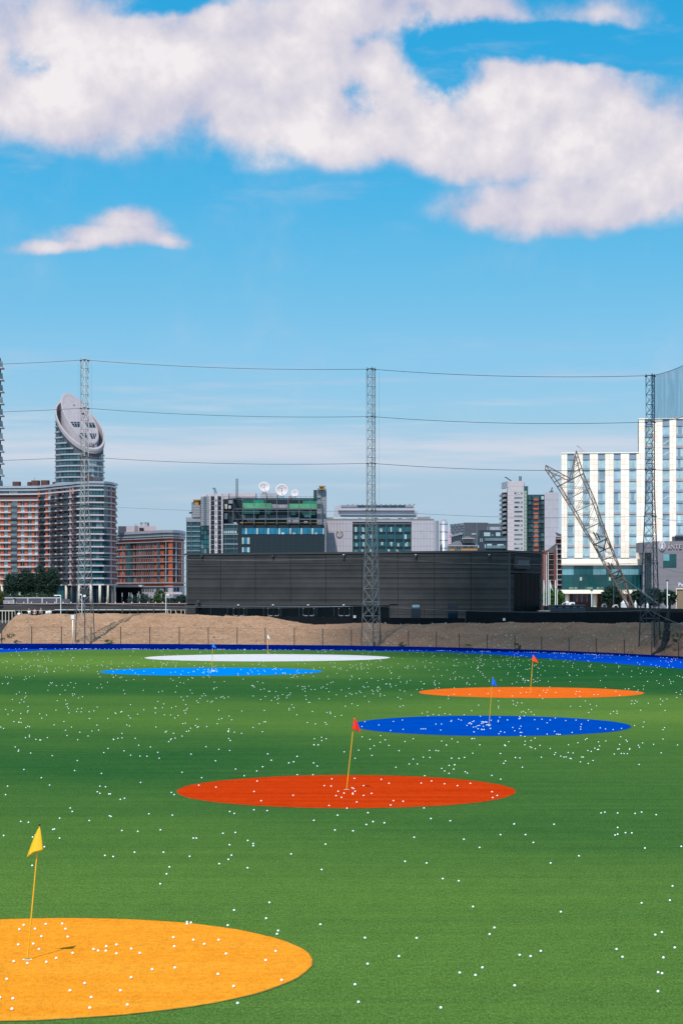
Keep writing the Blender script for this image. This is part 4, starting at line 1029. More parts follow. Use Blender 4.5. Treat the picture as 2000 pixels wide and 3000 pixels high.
F.box('wall_panel', M_metal, t, 1394.5, 1402, 1543, 1590, -1.5, .2); F.box('glazing', G_dark, t, 1362, 1394, 1568, 1620, -2, -1)
FA = Fac(XY(1321, 1050), XY(1357, 1000)); FA.box('transom', M_metal, t, 1323, 1357, 1565, 1570, 0, 1)
for i in range(6):
    for j in range(4):
        xa = 1321+i*5.9; ya = 1536-i*.55+j*7.4
        b = MB(); P4 = [(xa+j*.5, ya), (xa+4.2+j*.5, ya-.4), (xa+5.6+j*.5, ya+7.0), (xa+1.4+j*.5, ya+7.4)]; vs = [FA.pt(x, y, .6) for x, y in P4]+[FA.pt(x, y, -.2) for x, y in P4]
        b.idx(vs, [(3, 2, 1, 0), (0, 1, 5, 4), (1, 2, 6, 5), (2, 3, 7, 6), (3, 0, 4, 7)]); b.build('tilted_panel', M_dmetal if (i+j) % 2 else M_slate, t)
b = MB(); FA.mbox(b, 1323, 1358, 1536, 1800, -12, -.4); b.build('side_core', M_dgrey, t)
for i in range(6): FA.box('leg', M_dmetal, t, 1324+i*6.2, 1326+i*6.2, 1570, 1800, -.2, .5)

t = thing('hipped_roof_house', 'low cream building with a grey hipped roof and a small raised lantern roof', 'house', (XY(1355, 640).x, 640, 0))
F = front(640, 1311)
def hip(par, x0, x1, ye, xa, xb, yr, dep, m, name='roof'):
    A = Pt(x0, ye, 640-1); B = Pt(x1, ye, 640-1); C_ = B+Vector((0, dep, 0)); D_ = A+Vector((0, dep, 0)); E = Pt(xa, yr, 640-1)+Vector((0, dep*.5, 0)); G_ = Pt(xb, yr, 640-1)+Vector((0, dep*.5, 0))
    mb = MB(); mb.idx([A, B, C_, D_, E, G_], [(0, 1, 5, 4), (1, 2, 5), (2, 3, 4, 5), (3, 0, 4), (3, 2, 1, 0)]); o = mb.build(name, m, par)
    F.box('eaves', M_white, o, x0, x1, ye-.2, ye+1.2, .6, 1.1); return o
b = MB(); F.mbox(b, 1311, 1402, 1599, 1800, -14, 0); b.build('wall', mk('cream_render', L3(214, 204, 198, KV), .8, .05, .5), t)
hip(t, 1307, 1410, 1599, 1340, 1375, 1583, 16, M_slate)
b = MB(); F.mbox(b, 1355, 1388, 1577, 1592, -9, -4); b.build('lantern_wall', M_concrete, t)
A_ = hip(t, 1352, 1391, 1577.5, 1368, 1374, 1570, 9, M_slate, 'lantern_roof')
for x in (1338, 1344, 1361, 1365, 1377.5, 1381): F.box('window', G_dark, t, x, x+2.4, 1601, 1605 if x > 1350 else 1610, 0, .1)
M_tan = mk('tan_brick', L3(172, 122, 84, KV), .85, .1, 2); F.box('brick_base', M_tan, t, 1350, 1402, 1606, 1625, .0, .6); F.box('brick_base', M_tan, t, 1317, 1331, 1606, 1625, .0, .6)

t = thing('dark_terraced_flats', 'dark slate apartment building with stepped glass balconies left of the white tower', 'apartments', (XY(1440, 600).x, 600, 0))
F = front(600, 1398); M_ds = mk('dark_slate_cladding', L3(38, 48, 62, KV), .6, .1, .5)
for x0, x1, y0, c in ((1403, 1470, 1553, 0), (1400, 1481, 1571, 1.2), (1398, 1484, 1588, 2.4)):
    b = MB(); F.mbox(b, x0, x1, y0, 1800, -16, c); b.build('storey', M_ds, t)
for x0, x1, y0, y1, c, m in ((1417, 1435, 1560, 1571, .1, G_pale), (1452, 1465, 1560, 1571, .1, G_pale), (1439, 1445, 1565, 1571, .1, G_grey), (1421, 1481, 1577, 1587, 1.3, G_grey), (1406, 1408, 1578, 1588, 1.3, G_pale), (1411, 1413, 1578, 1588, 1.3, G_pale),
                             (1419, 1422, 1595, 1606, 2.5, G_pale), (1426, 1440, 1594, 1608, 2.5, G_pale), (1456, 1475, 1595, 1606, 2.5, G_pale), (1399, 1402, 1598, 1606, 2.5, G_pale), (1425, 1470, 1611.5, 1616, 2.5, G_grey)):
    F.box('window', m, t, x0, x1, y0, y1, c-.3, c)
for x0, x1, y0, c in ((1420, 1482, 1584, 1.3), (1424, 1480, 1606, 2.5)): F.box('balcony', G_grey, t, x0, x1, y0-7, y0, c+.9, c+1.0); F.box('balcony_slab', M_dmetal, t, x0-1, x1+1, y0, y0+2, c-.2, c+1.3)

t = thing('white_tower_block', 'white tower block with slit windows, teal balcony bay and grey slab', 'tower', (XY(1540, 800).x, 800, 0))
F = front(800, 1590); PT = 13.5
b = MB(); F.mbox(b, 1486, 1534.5, 1409.5, 1830, -22, 0); b.build('white_slab', M_white, t)
for i in range(13): F.box('window', pick([(G_mid, 3), (G_dark, 2), (G_grey, 1)]), t, 1506, 1530, 1442+i*PT, 1447.2+i*PT, -.1, .06)
for i in range(13):
    if RW.random() < .6: F.box('blind', G_pale, t, 1522+RW.uniform(-12, 2), 1526, 1443+i*PT, 1446.6+i*PT, .06, .09)
for y in (1424, 1438): F.box('joint', M_grey, t, 1486, 1534.5, y, y+.4, 0, .02)
for i in range(14): F.box('joint', M_grey, t, 1486, 1534.5, 1451+i*PT, 1451.4+i*PT, 0, .02)
for i in range(12): F.box('joint', M_grey, t, 1489.5+i*4.0, 1489.8+i*4.0, 1410, 1625, 0, .025)
dW = F.D(F.k(1486)); SL = Fac(XY(1468.5, dW+11.8), XY(1485.8, dW-.2))
b = MB(); SL.mbox(b, 1468.5, 1485.8, 1412, 1431, -.6, 0); b.build('side_parapet', M_lilac, t)
b = MB(); SL.mbox(b, 1469, 1484.5, 1430, 1830, -2.4, -2.2); b.build('side_recess', M_navy, t)
b = MB(); SL.mbox(b, 1470, 1474, 1443, 1830, -2.2, .2); b.build('brick_pier', M_brick2, t)
for i in range(13):
    y = 1456+i*PT
    b = MB(); SL.mbox(b, 1474, 1484.5, y-7, y-1, .3, .5); b.build('balcony', G_grey, t)
    b = MB(); SL.mbox(b, 1474, 1485, y-1, y+.6, -2, .6); b.build('balcony_slab', M_dgrey, t)
    if i < 10:
        b = MB(); SL.mbox(b, 1464, 1469.5, y-7, y, -.5, .3); b.build('end_balcony', G_grey, t)
b = MB(); F.mbox(b, 1535, 1546, 1423, 1830, -14, -2); b.build('stair_core', G_teal, t)
for i in range(44): F.box('fin', mk('pale_green_fin', L3(176, 190, 176, KV), .7, 0), t, 1535, 1542, 1438+i*4.1, 1440.6+i*4.1, -2, -.4)
b = MB(); F.mbox(b, 1543, 1595, 1448, 1830, -18, -2.4); b.build('teal_wall', M_tealp, t)
for i in range(13):
    y = 1453+i*PT
    for x0, x1 in ((1548, 1554), (1555, 1561), (1577, 1584), (1585, 1593)): F.box('window', pick([(G_grey, 2), (G_teal, 3), (G_pale, 2), (G_dark, 2)]), t, x0, x1, y, y+9.5, -2.4, -2.2)
    F.box('window', pick([(G_pale, 3), (G_mid, 2)]), t, 1564.5, 1575, y+1, y+7, -1.8, -1.6)
    F.box('orange_panel', M_brick, t, 1563, 1577, y+7.4, y+13, -2.0, -1.0)
    F.box('balcony_slab', M_tealp, t, 1545, 1562, y+9.8, y+11.6, -2.4, -.6); F.box('balcony_slab', M_tealp, t, 1577.5, 1594, y+9.8, y+11.6, -2.4, -.6)
F.box('grey_pier', M_dmetal, t, 1561.6, 1563.6, 1450, 1625, -2.4, -1.2); F.box('grey_pier', M_dmetal, t, 1576, 1577.4, 1450, 1625, -2.4, -1.2)
b = MB(); F.mbox(b, 1594.5, 1636, 1442, 1830, -20, -1); b.build('grey_slab', M_lilac, t)
for i in range(7): F.box('joint', M_grey, t, 1594.5, 1636, 1464+i*PT*2, 1464.4+i*PT*2, -1, -.97)
for i in range(9): F.box('joint', M_grey, t, 1600+i*4.1, 1600.3+i*4.1, 1442, 1625, -1, -.965)
for pts in ([(1497, 1409), (1481, 1398), (1478, 1399)], [(1521.5, 1409), (1521.5, 1396), (1520, 1395.5)], [(1525.5, 1409), (1525.5, 1395)], [(1614, 1441), (1616.5, 1429), (1618, 1428.5)]):
    b = MB(); b.tube([Pt(x, y, 806) for x, y in pts], .22, 5); b.build('roof_hoist', M_dk, t)
b = MB(); b.tube([Pt(1609, 1442, 806), Pt(1614, 1438, 806), Pt(1619, 1442, 806)], .5, 5); b.build('hoist_base', M_dmetal, t)

t = thing('brown_brick_flats', 'older brown brick flats with caged balconies beside the white hotel', 'apartments', (XY(1620, 560).x, 560, 0))
F = front(560, 1586)
b = MB(); F.mbox(b, 1586, 1606, 1613, 1840, -16, 0); b.build('wall', M_brick2, t)
b = MB(); P4 = [(1586, 1614), (1602, 1612), (1628, 1592), (1628, 1620), (1586, 1620)]; vs = [Pt(x, y, 560.5) for x, y in P4]+[Pt(x, y, 575) for x, y in P4]
b.idx(vs, [(4, 3, 2, 1, 0), (5, 6, 7, 8, 9)]+[(i, (i+1) % 5, 5+(i+1) % 5, 5+i) for i in range(5)]); b.build('roof', M_slate, t)
b = MB(); F.mbox(b, 1606, 1628, 1617, 1840, -14, -1.2); b.build('recess_wall', M_brown, t)
b = MB(); F.mbox(b, 1627.5, 1648, 1573, 1840, -10, .4); b.build('tall_wall', M_brown, t)
for i in range(13):
    y = 1580+i*15
    F.box('floor_slab', M_pink, t, 1628, 1648, y-2, y, .4, 1.0)
    for x in (1630, 1636, 1642): F.box('window', pick([(G_dark, 3), (G_mid, 1), (M_brick2, 1)]), t, x, x+4.6, y+1.5, y+11, .3, .5)
    if i > 2:
        F.box('floor_slab', M_pink, t, 1606, 1621, y-1, y+.4, -1.2, -.3)
        for x in (1607, 1614): F.box('window', pick([(G_dark, 3), (G_mid, 1)]), t, x, x+5.6, y+2, y+11, -1.2, -1.0)
F.box('pier', M_brick2, t, 1621, 1627, 1612, 1840, -1, .5); F.box('pier', M_pink, t, 1592.5, 1594, 1618, 1800, 0, .4)
b = MB(); P4 = [(1625, 1559), (1646, 1566), (1646, 1573), (1630, 1569)]; vs = [Pt(x, y, 559) for x, y in P4]+[Pt(x, y, 568) for x, y in P4]
b.idx(vs, [(3, 2, 1, 0), (4, 5, 6, 7)]+[(i, (i+1) % 4, 4+(i+1) % 4, 4+i) for i in range(4)]); b.build('roof_canopy', M_dgrey, t)

# ================================================================== white hotel
DH = 440
t = thing('white_hotel', 'white stone hotel with vertical strips of blue-grey windows and a green glass lower storey', 'hotel', (XY(1830, DH).x, DH, 0))
F = front(DH, 1643, 1800)
b = MB(); F.mbox(b, 1644, 1872, 1327, 1656, -30, -.35); F.mbox(b, 1870.5, 2130, 1228, 1656, -5, -.35); b.build('backing_wall', M_joint, t)
wc = [(1661, 1682), (1706.5, 1727), (1751, 1772), (1797, 1817.5), (1842.5, 1863.5), (1888, 1909), (1940, 1960.5), (1980, 2000.5), (2024, 2045), (2069, 2090)]
piers = [(1644, 1661), (1682, 1706.5), (1727, 1751), (1772, 1797), (1817.5, 1842.5), (1863.5, 1888), (1909, 1940), (1960.5, 1980), (2000.5, 2024), (2045, 2069), (2090, 2128)]
SW = [(M_stoneA, 5), (M_stoneB, 3), (M_stoneC, 3)]
rows = [1628.6+6-16.1*i for i in range(60)]
for x0, x1 in piers:
    for ya in rows:
        top = 1326 if x1 < 1866 else 1227
        yb, y0 = ya, max(ya-16.1, top)
        if yb-y0 < 2: continue
        if x1 > 1866 and x0 < 1866 and y0 < 1326:
            F.box('stone_panel', pick(SW), t, 1870.5, x1-.12, y0+.15, yb-.15, -.35, .0); continue
        xm = (x0+x1)/2
        F.box('stone_panel', pick(SW), t, x0+.05, xm-.12, y0+.15, yb-.15, -.35, .0); F.box('stone_panel', pick(SW), t, xm+.12, x1-.05, y0+.15, yb-.15, -.35, .0)
G_hot = glass('hotel_blue_glass', L3(146, 166, 180, .95), .06); G_hot2 = glass('hotel_pale_glass', L3(164, 184, 190, .95), .08); G_hot3 = glass('hotel_slate_glass', L3(124, 142, 160, .95), .06)
M_span = mk('blue_grey_spandrel', L3(130, 142, 158, 1.0), .35, .04, .5); M_span2 = mk('taupe_spandrel', L3(166, 156, 158, KV), .5, .04, .5)
M_curt = mk('pale_curtain', L3(166, 190, 196, 1.08), .7, .05, 1)
for c, (x0, x1) in enumerate(wc):
    tall = x0 > 1880; k0 = -3 if tall else 0
    F.box('spandrel', M_span, t, x0, x1, 1228.5 if tall else 1327.5, 1346+32.2*k0, -.35, -.12)
    for k in range(k0, 9):
        ya = 1346+32.2*k
        F.box('window', pick([(G_hot, 4), (G_hot2, 3), (G_hot3, 3)]), t, x0+.2, x1-.2, ya, ya+25, -.35, -.2)
        F.box('spandrel', M_span if k % 3 != 1 else M_span2, t, x0, x1, ya+25, ya+32.2 if k < 8 else ya+33.5, -.35, -.14)
        F.box('sill', M_dmetal, t, x0, x1, ya-.5, ya+.5, -.3, -.08)
        q = RW.random()
        if x0 == 1940: # stair flights behind the glass
            b = MB(); b.idx([F.pt(x0+1, ya+20, -.19), F.pt(x0+8, ya+20, -.19), F.pt(x0+14, ya+13, -.19), F.pt(x1-1, ya+13, -.19), F.pt(x1-1, ya+10, -.19), F.pt(x0+12, ya+10, -.19), F.pt(x0+6, ya+17, -.19), F.pt(x0+1, ya+17, -.19)], [tuple(range(8))]); b.build('stair_flight', M_curt, t)
        else:
            if q < .75: F.box('curtain', M_curt, t, x0+.6, x0+RW.uniform(3, 8), ya+.6, ya+24.6, -.2, -.17)
            if q > .25: F.box('curtain', M_curt, t, x1-RW.uniform(3, 8), x1-.6, ya+.6, ya+24.6, -.2, -.17)
F.box('stone_fascia', M_stoneC, t, 1644, 1884, 1637, 1651, -.35, .05); F.box('stone_fascia', M_stoneB, t, 1643.5, 1884, 1651.5, 1656, -.35, .12)
F.box('coping', M_stoneC, t, 1643.5, 1871, 1325, 1327.4, -.6, .12); F.box('coping', M_stoneC, t, 1870, 2130, 1226, 1228.4, -.6, .12)
b = MB(); F.mbox(b, 1645.5, 2000, 1656, 1728, -12, -.9); b.build('lobby_backing', G_navy, t)
gx = [1646, 1663, 1680, 1697, 1717, 1737, 1757, 1775, 1790, 1808, 1826, 1843, 1860, 1884]
for i in range(len(gx)-1):
    F.box('glass_pane', G_mir if i not in (2, 3, 4, 7) else G_teal, t, gx[i]+.2, gx[i+1]-.2, 1656.3, 1684, -.5, -.42)
    F.box('glass_pane', G_green, t, gx[i]+.2, gx[i+1]-.2, 1684.4, 1727, -.5, -.42)
    if i % 2 == 0: F.box('curtain', M_tealp, t, gx[i]-1.5, gx[i]+1.5, 1686, 1727, -.42, -.36)
for x in (1698, 1783): F.box('lamp_shade', mk('lamp_shade', L3(178, 190, 170, KV), .7, 0), t, x, x+6, 1691, 1701, -.42, -.36)
for x0, x1 in ((1666, 1691), (1714, 1736), (1747, 1768)): F.box('sofa', mk('sofa_fabric', L3(96, 128, 110, KV), .8, .1, 2), t, x0, x1, 1720, 1726, -.42, -.36)
F.box('stone_soffit', M_stoneC, t, 1643.5, 1884, 1728, 1739.5, -6, .3)
for px in (1661, 1742, 1830): 
    c = XY(px, DH+1); b = MB(); b.cyl(c, 6.3*DH/FPX, 0, Zy(1739.5, DH), 20); b.build('column', M_stoneB, t, smooth=True)
b = MB(); F.mbox(b, 1650, 1884, 1739.5, 1830, -12, -6.2); b.build('ground_floor', M_brown, t)
for i in range(5): F.box('window', glass('violet_glass', L3(58, 66, 110, KV)), t, 1678+i*15, 1687.5+i*15, 1740, 1765, -6.2, -6.0); F.box('timber_pier', M_pink, t, 1688+i*15, 1692+i*15, 1740, 1765, -6.2, -5.8)
b = MB(); b.tube([Pt(1703, 1327, DH+3), Pt(1703, 1320, DH+3)], .5, 6); b.build('roof_hoist', M_white, t)
b = MB(); b.tube([Pt(1707, 1318, DH+3), Pt(1700, 1312, DH+3), Pt(1689, 1304, DH+3)], .15, 5); F.mbox(b, 1706, 1718, 1318, 1326, -5, -3); b.build('roof_hoist', M_white, t)
F.box('roof_box', M_white, t, 1976, 1996, 1219, 1227, -6, -3)
b = MB(); b.tube([Pt(1973, 1325, DH-.2), Pt(1973, 1560, DH-.2)], .12, 6); b.build('drainpipe', M_pink, t)

# ================================================================== grey conference building with the hotel sign
DI = 405
Fci = front(DI+1, 1900)
cip = [tuple((Fci.pt(q, 1600, .26)).to_2d()) for q in (1915, 1990, 2150)]
ci = [XY(1862.5, DI+16), XY(1864, DI+9), XY(1872, DI+4.5), XY(1890, DI+2.2), Vector(cip[0]), Vector(cip[1]), Vector(cip[2])]
t = thing('grey_conference_building', 'mauve-grey rounded building carrying the big raised hotel lettering', 'conference centre', (XY(1950, DI).x, DI+4, 0))
M_mauve = mk('mauve_grey_render', L3(126, 118, 126, KV), .75, .06, .5)
b = MB(); b.prism([tuple(p) for p in ci]+[tuple(XY(2150, DI+40)), tuple(XY(1866, DI+40))], Zy(1619, DI), Zy(1588, DI)); b.build('upper_band', M_mauve, t)
F = front(DI+1, 1900)
b = MB(); F.mbox(b, 1908, 2150, 1586, 1830, -30, .25); b.build('wall', M_mauve, t)
b = MB(); F.mbox(b, 1886, 1909, 1617, 1830, -20, -2.0); b.build('recess_glazing', G_dark, t)
b = MB(); F.mbox(b, 1882, 1887, 1616, 1830, -14, -.5); b.build('pier', M_mauve, t)
for i in range(5): F.box('recess_mullion', M_dmetal, t, 1889+i*4.5, 1889.7+i*4.5, 1618, 1725, -2, -1.8)
for i in range(6): F.box('timber_slat', M_stoneB, t, 1862+i*3.6, 1864.6+i*3.6, 1618, 1637, -5, -4.4)
b = MB(); F.mbox(b, 1868, 1885, 1731, 1830, -8, -1); b.build('low_wall', M_grey, t)
wf = F.box('window_frame', M_dk, t, 1941.5, 1980.5, 1623.5, 1662.5, .1, .3)
F.box('window', G_green, t, 1942, 1980, 1624, 1662, .3, .34); F.box('window', G_mir, t, 1942, 1960, 1624, 1643, .34, .37)
for j in range(5): F.box('joint', M_joint, t, 1908, 2150, 1640+j*24, 1640.4+j*24, .25, .262)
for i in range(12): F.box('joint', M_joint, t, 1925+i*18, 1925.3+i*18, 1625, 1790, .25, .258)
b = MB(); F.mbox(b, 1981, 2020, 1726, 1830, 0, .4); dw = b.build('timber_doorway', mk('timber', L3(128, 108, 88, KV), .7, .15, 1.5, stretch=(6, 1, .3)), t)
F.box('doorway_trim', M_stoneB, dw, 1979.5, 2020, 1724.5, 1726.5, .2, .6); F.box('doorway_trim', M_stoneB, dw, 1979.5, 1981, 1726.5, 1830, .2, .6)
F.box('roof_plant', M_dgrey, t, 1969, 2040, 1571, 1585, -8, -3); F.box('roof_plant', M_dk, t, 1977, 2040, 1568, 1574, -7, -2.6)
def text(s, px0, py0, py1, F, m, par, name, c=.3, font_w=1.0):
    cu = bpy.data.curves.new(name, 'FONT'); cu.body = s; cu.extrude = .06; cu.resolution_u = 2
    tmp = bpy.data.objects.new(name, cu); COL.objects.link(tmp)
    dg = bpy.context.evaluated_depsgraph_get(); me = bpy.data.meshes.new_from_object(tmp.evaluated_get(dg))
    COL.objects.unlink(tmp); bpy.data.objects.remove(tmp)
    ys = [v.co.y for v in me.vertices]; xs = [v.co.x for v in me.vertices]
    k = F.k(px0); D = F.D(k); sc = (py1-py0)*D/FPX/max(1e-6, max(ys)-min(ys))
    for v in me.vertices: x, y, z = v.co; v.co = ((x-min(xs))*sc*font_w, -z-.03, (y-min(ys))*sc)
    me.materials.clear(); me.materials.append(m)
    return reg(bpy.data.objects.new(name, me), F.F @ Matrix.Translation((k, -c, Zy(py1, D))), par)
M_let = mk('raised_letters', L3(206, 190, 196, KV), .5, 0); M_letw = mk('white_letters', L3(236, 232, 236, .98), .5, 0)
def blockletter(mb, ch, x, h, w_, F, py1, c, st=1.8, serif=True):
    D = F.D(F.k(x)); y0 = py1-h
    def B(x0, x1, ya, yb): F.mbox(mb, x0, x1, ya, yb, c, c+.22)
    def diag(xa, ya, xb, yb, wd):
        P = [F.pt(xa-wd/2, ya, c+.2), F.pt(xa+wd/2, ya, c+.2), F.pt(xb+wd/2, yb, c+.2), F.pt(xb-wd/2, yb, c+.2)]; Q = [p+Vector((0, .2, 0)) for p in P]
        mb.idx(P+Q, [(3, 2, 1, 0), (0, 1, 5, 4), (1, 2, 6, 5), (2, 3, 7, 6), (3, 0, 4, 7)])
    if ch == 'I':
        B(x+w_/2-st/2, x+w_/2+st/2, y0, py1); B(x, x+w_, y0, y0+.8); B(x, x+w_, py1-.8, py1)
    if ch == 'N':
        B(x+.4, x+1.5, y0, py1); B(x+w_-1.5, x+w_-.4, y0, py1); diag(x+1.0, y0, x+w_-1.0, py1, st)
        B(x-.6, x+1.6, y0, y0+.7); B(x-.5, x+2.4, py1-.7, py1); B(x+w_-2.6, x+w_+.5, y0, y0+.7)
    if ch == 'T':
        B(x+w_/2-st/2, x+w_/2+st/2, y0, py1); B(x, x+w_, y0, y0+.9); B(x+w_/2-st, x+w_/2+st, py1-.7, py1); B(x, x+.8, y0, y0+2.6); B(x+w_-.8, x+w_, y0, y0+2.6)
    if ch == 'E':
        B(x+.7, x+.7+st, y0, py1); B(x, x+w_, y0, y0+.9); B(x, x+w_, py1-.9, py1); B(x+1, x+w_-1.6, (y0+py1)/2-.4, (y0+py1)/2+.5); B(x+w_-.9, x+w_, y0, y0+2.5); B(x+w_-.9, x+w_, py1-2.8, py1)
for ch, x, h, wd in (('I', 1956.3, 16, 5.2), ('N', 1964.2, 11.5, 10.6), ('T', 1977.2, 11.5, 9), ('E', 1988.2, 11.5, 7.8)):
    mb = MB(); blockletter(mb, ch, x, h, wd, F, 1607.5, .30); mb.build('sign_letter', M_let, t)
text('Pe', 1987, 1707.5, 1718.5, F, M_letw, t, 'sign_letter', .3, .95)
# pointed oval badge with the initial
def vesica(rx, ry, c):
    pts = []
    for s in (1, -1):
        for i in range(12):
            a = i/12; yy = (1-2*a)*s; pts.append(F.pt(1938.6+s*rx*(1-yy*yy)**.8*1.0, 1599.5-yy*ry, c))
    return pts
mb = MB(); A = vesica(10.4, 15.4, .5); n = len(A); B_ = [p+Vector((0, .3, 0)) for p in A]; mb.idx(A+B_, [tuple(range(n))[::-1]]+[(i, (i+1) % n, n+(i+1) % n, n+i) for i in range(n)]); bd = mb.build('badge', M_let, t)
mb = MB(); A = vesica(8.6, 12.6, .53); mb.idx(A, [tuple(range(n))[::-1]]); mb.build('badge_field', mk('badge_grey', L3(160, 148, 162, KV), .5, 0), bd)
mb = MB(); blockletter(mb, 'I', 1935, 16.5, 7.2, F, 1607.5, .55, 2.6); mb.build('badge_letter', M_letw, bd)

# ================================================================== black clad building
bA, bB = XY(545, 303), Vector((23.33, 280.0)); Fb = Fac(bA, bB); zT = 11.97
sC = bB+Vector((-Fb.u.y, Fb.u.x))*13.4; Fs = Fac(bB, sC)
t = thing('black_clad_building', 'long low building clad in black horizontal slats with a dark glazed ground floor', 'building', ((bA.x+bB.x)/2, 292, 0))
b = MB(); bk1 = sC+(bA-bB); b.prism([tuple(p) for p in (bA+Fb.u*.2, bB-Fb.u*.2, sC-Fb.u*.2, bk1)], 0, zT-.25); b.build('wall', M_blackdeep, t)
RS = random.Random(77)
SLH = [RS.choice((.52, .60, .66, .72, .78, .82)) for _ in range(90)]
def slats(F, k0, k1, z0, z1, pitch=.176):
    mb = MB(); i0 = int(z0/pitch)+1; i1 = int(z1/pitch)
    for i in range(i0, i1):           # rows line up from panel to panel; each row is folded a little differently
        z = i*pitch; h = pitch*SLH[i % 90]; d = .09+.04*SLH[(i*7) % 90]
        mb.idx([F.F @ Vector(v) for v in ((k0, -.01, z), (k1, -.01, z), (k1, -d, z+.015), (k0, -d, z+.015), (k0, -d*.8, z+h), (k1, -d*.8, z+h), (k1, -.0, z+h+.004), (k0, 0, z+h+.004))],
               [(0, 1, 2, 3), (3, 2, 5, 4), (4, 5, 6, 7)])
    return mb
zB = Zy(1770, 290)
jx = [545, 647, 749, 852, 955, 1060, 1166, 1273, 1380, 1491]
for i in range(len(jx)-1):
    k0, k1 = (0 if i == 0 else Fb.k(jx[i])), (Fb.len if i == 8 else Fb.k(jx[i+1]))
    slats(Fb, k0+.03, k1-.03, zB if jx[i] < 1100 else .8, zT-.3).build('slatted_panel', M_blackclad, t)
slats(Fb, 0, Fb.k(572), 1.0, zB).build('slatted_panel', M_blackclad, t)
slats(Fb, Fb.k(1141), Fb.k(1166), 0.8, zB).build('slatted_panel', M_blackclad, t)
for a, c in ((1491, 1524), (1524, 1555), (1555, 1588)):
    k0 = max(0, Fs.k(a)); k1 = min(Fs.len, Fs.k(c))
    slats(Fs, k0+.03, k1-.03, Zy(1681, 288), zT-.3).build('slatted_panel', M_blackclad, t)
for a, c in ((1491, 1502), (1577, 1588)): slats(Fs, max(0, Fs.k(a)), min(Fs.len, Fs.k(c)), .5, Zy(1681, 288)).build('slatted_panel', M_blackclad, t)
b = MB(); b.box(-.2, Fb.len+.2, -.2, .1, zT-.28, zT, Fb.F); b.box(-.15, Fs.len+.2, -.2, .1, zT-.28, zT-.005, Fs.F); b.build('coping', M_dk, t)
b = MB(); b.box(-.05, .16, -.18, .05, 0, zT-.28, Fs.F); b.build('corner_trim', M_dk, t)
M_ds2 = mk('dark_mullion', L3(44, 62, 70, KV), .5, 0)
Fb.box('canopy_strip', M_dk, t, 572, 1141, 1766.5, 1773, .0, .16)
gxs = [573, 618, 667, 684, 716, 723, 773, 785, 818, 824, 877, 888, 921, 928, 979, 992, 1025, 1033, 1090, 1140]
for i in range(len(gxs)-1):
    a, c = gxs[i], gxs[i+1]
    door = (a, c) in ((684, 716), (785, 818), (888, 921), (992, 1025))
    if not door: Fb.box('glass_panel', G_black, t, a+.5, c-.5, 1774, 1815, .01, .04)
    else:
        mid = (a+c)/2
        for q0, q1 in ((a, mid), (mid, c)):
            d = Fb.box('door', M_blackdeep, t, q0+.4, q1-.4, 1778, 1806, .01, .06); Fb.box('door_pane', G_black, d, q0+3, q1-3, 1781, 1800, .06, .08)
            Fb.box('kick_plate', M_grey, d, q0+3, q1-2.5, 1803, 1805, .06, .1)
        for q in (a+.8, c-1.6): Fb.box('hinge_plate', M_metal, t, q, q+.9, 1781, 1784, .06, .1); Fb.box('hinge_plate', M_metal, t, q, q+.9, 1800, 1803, .06, .1)
        Fb.box('bulkhead_lamp', M_wbox, t, mid-2.4, mid+2.4, 1771.2, 1773.6, .16, .26)
    Fb.box('mullion', M_ds2, t, a-.35, a+.45, 1776, 1806, .04, .12)
Fb.box('string_rail', M_metal, t, 573, 1036, 1775.6, 1776.6, .05, .15)
for x0, x1 in ((1207, 1232), (1313, 1341)):
    w_ = Fb.box('window', G_navy, t, x0, x1, 1769, 1813, .1, .2)
    if x0 == 1207: Fb.box('blind', G_grey, w_, 1209, 1231, 1772, 1780, .2, .24)
for x in (1143, 1205, 1242, 1305): Fb.box('downpipe', M_dk, t, x-.8, x+.8, 1780, 1813, .13, .25)
Fs.box('display_window', G_black, t, 1502.5, 1576.5, 1682, 1815, .01, .05)
for i in range(5): Fs.box('window_bar', M_blackdeep, t, 1512+i*13, 1512.6+i*13, 1682, 1815, .05, .07)
sg_ = Fs.box('sign_box', M_dk, t, 1500.5, 1542, 1632, 1666, .14, .5); Fs.box('sign_plate', M_dgrey, sg_, 1506, 1538, 1642, 1656, .5, .56)
for i in range(8): Fs.box('sign_fin', M_blackclad, sg_, 1502+i*5, 1504+i*5, 1634, 1640, .5, .55); Fs.box('sign_fin', M_blackclad, sg_, 1502+i*5, 1504+i*5, 1658, 1664, .5, .55)
for i, x in enumerate((595, 803, 1010, 1221, 1436)):
    fl2 = Fb.box('floodlight', M_dk, t, x-2.4, x+2.4, 1626, 1632, .13, .5)
    if i > 1: Fb.box('floodlight_hood', M_wbox, fl2, x-2, x+2, 1624.4, 1626.2, .2, .5)
b = MB(); p = Fb.pt(588, 1762, .5); b.box(p.x-.35, p.x+.1, p.y-.3, p.y+.2, p.z-.2, p.z+.2); b.tube([p, p+Vector((.0, 0, -.5))], .06, 5); b.build('camera', M_dk, t)

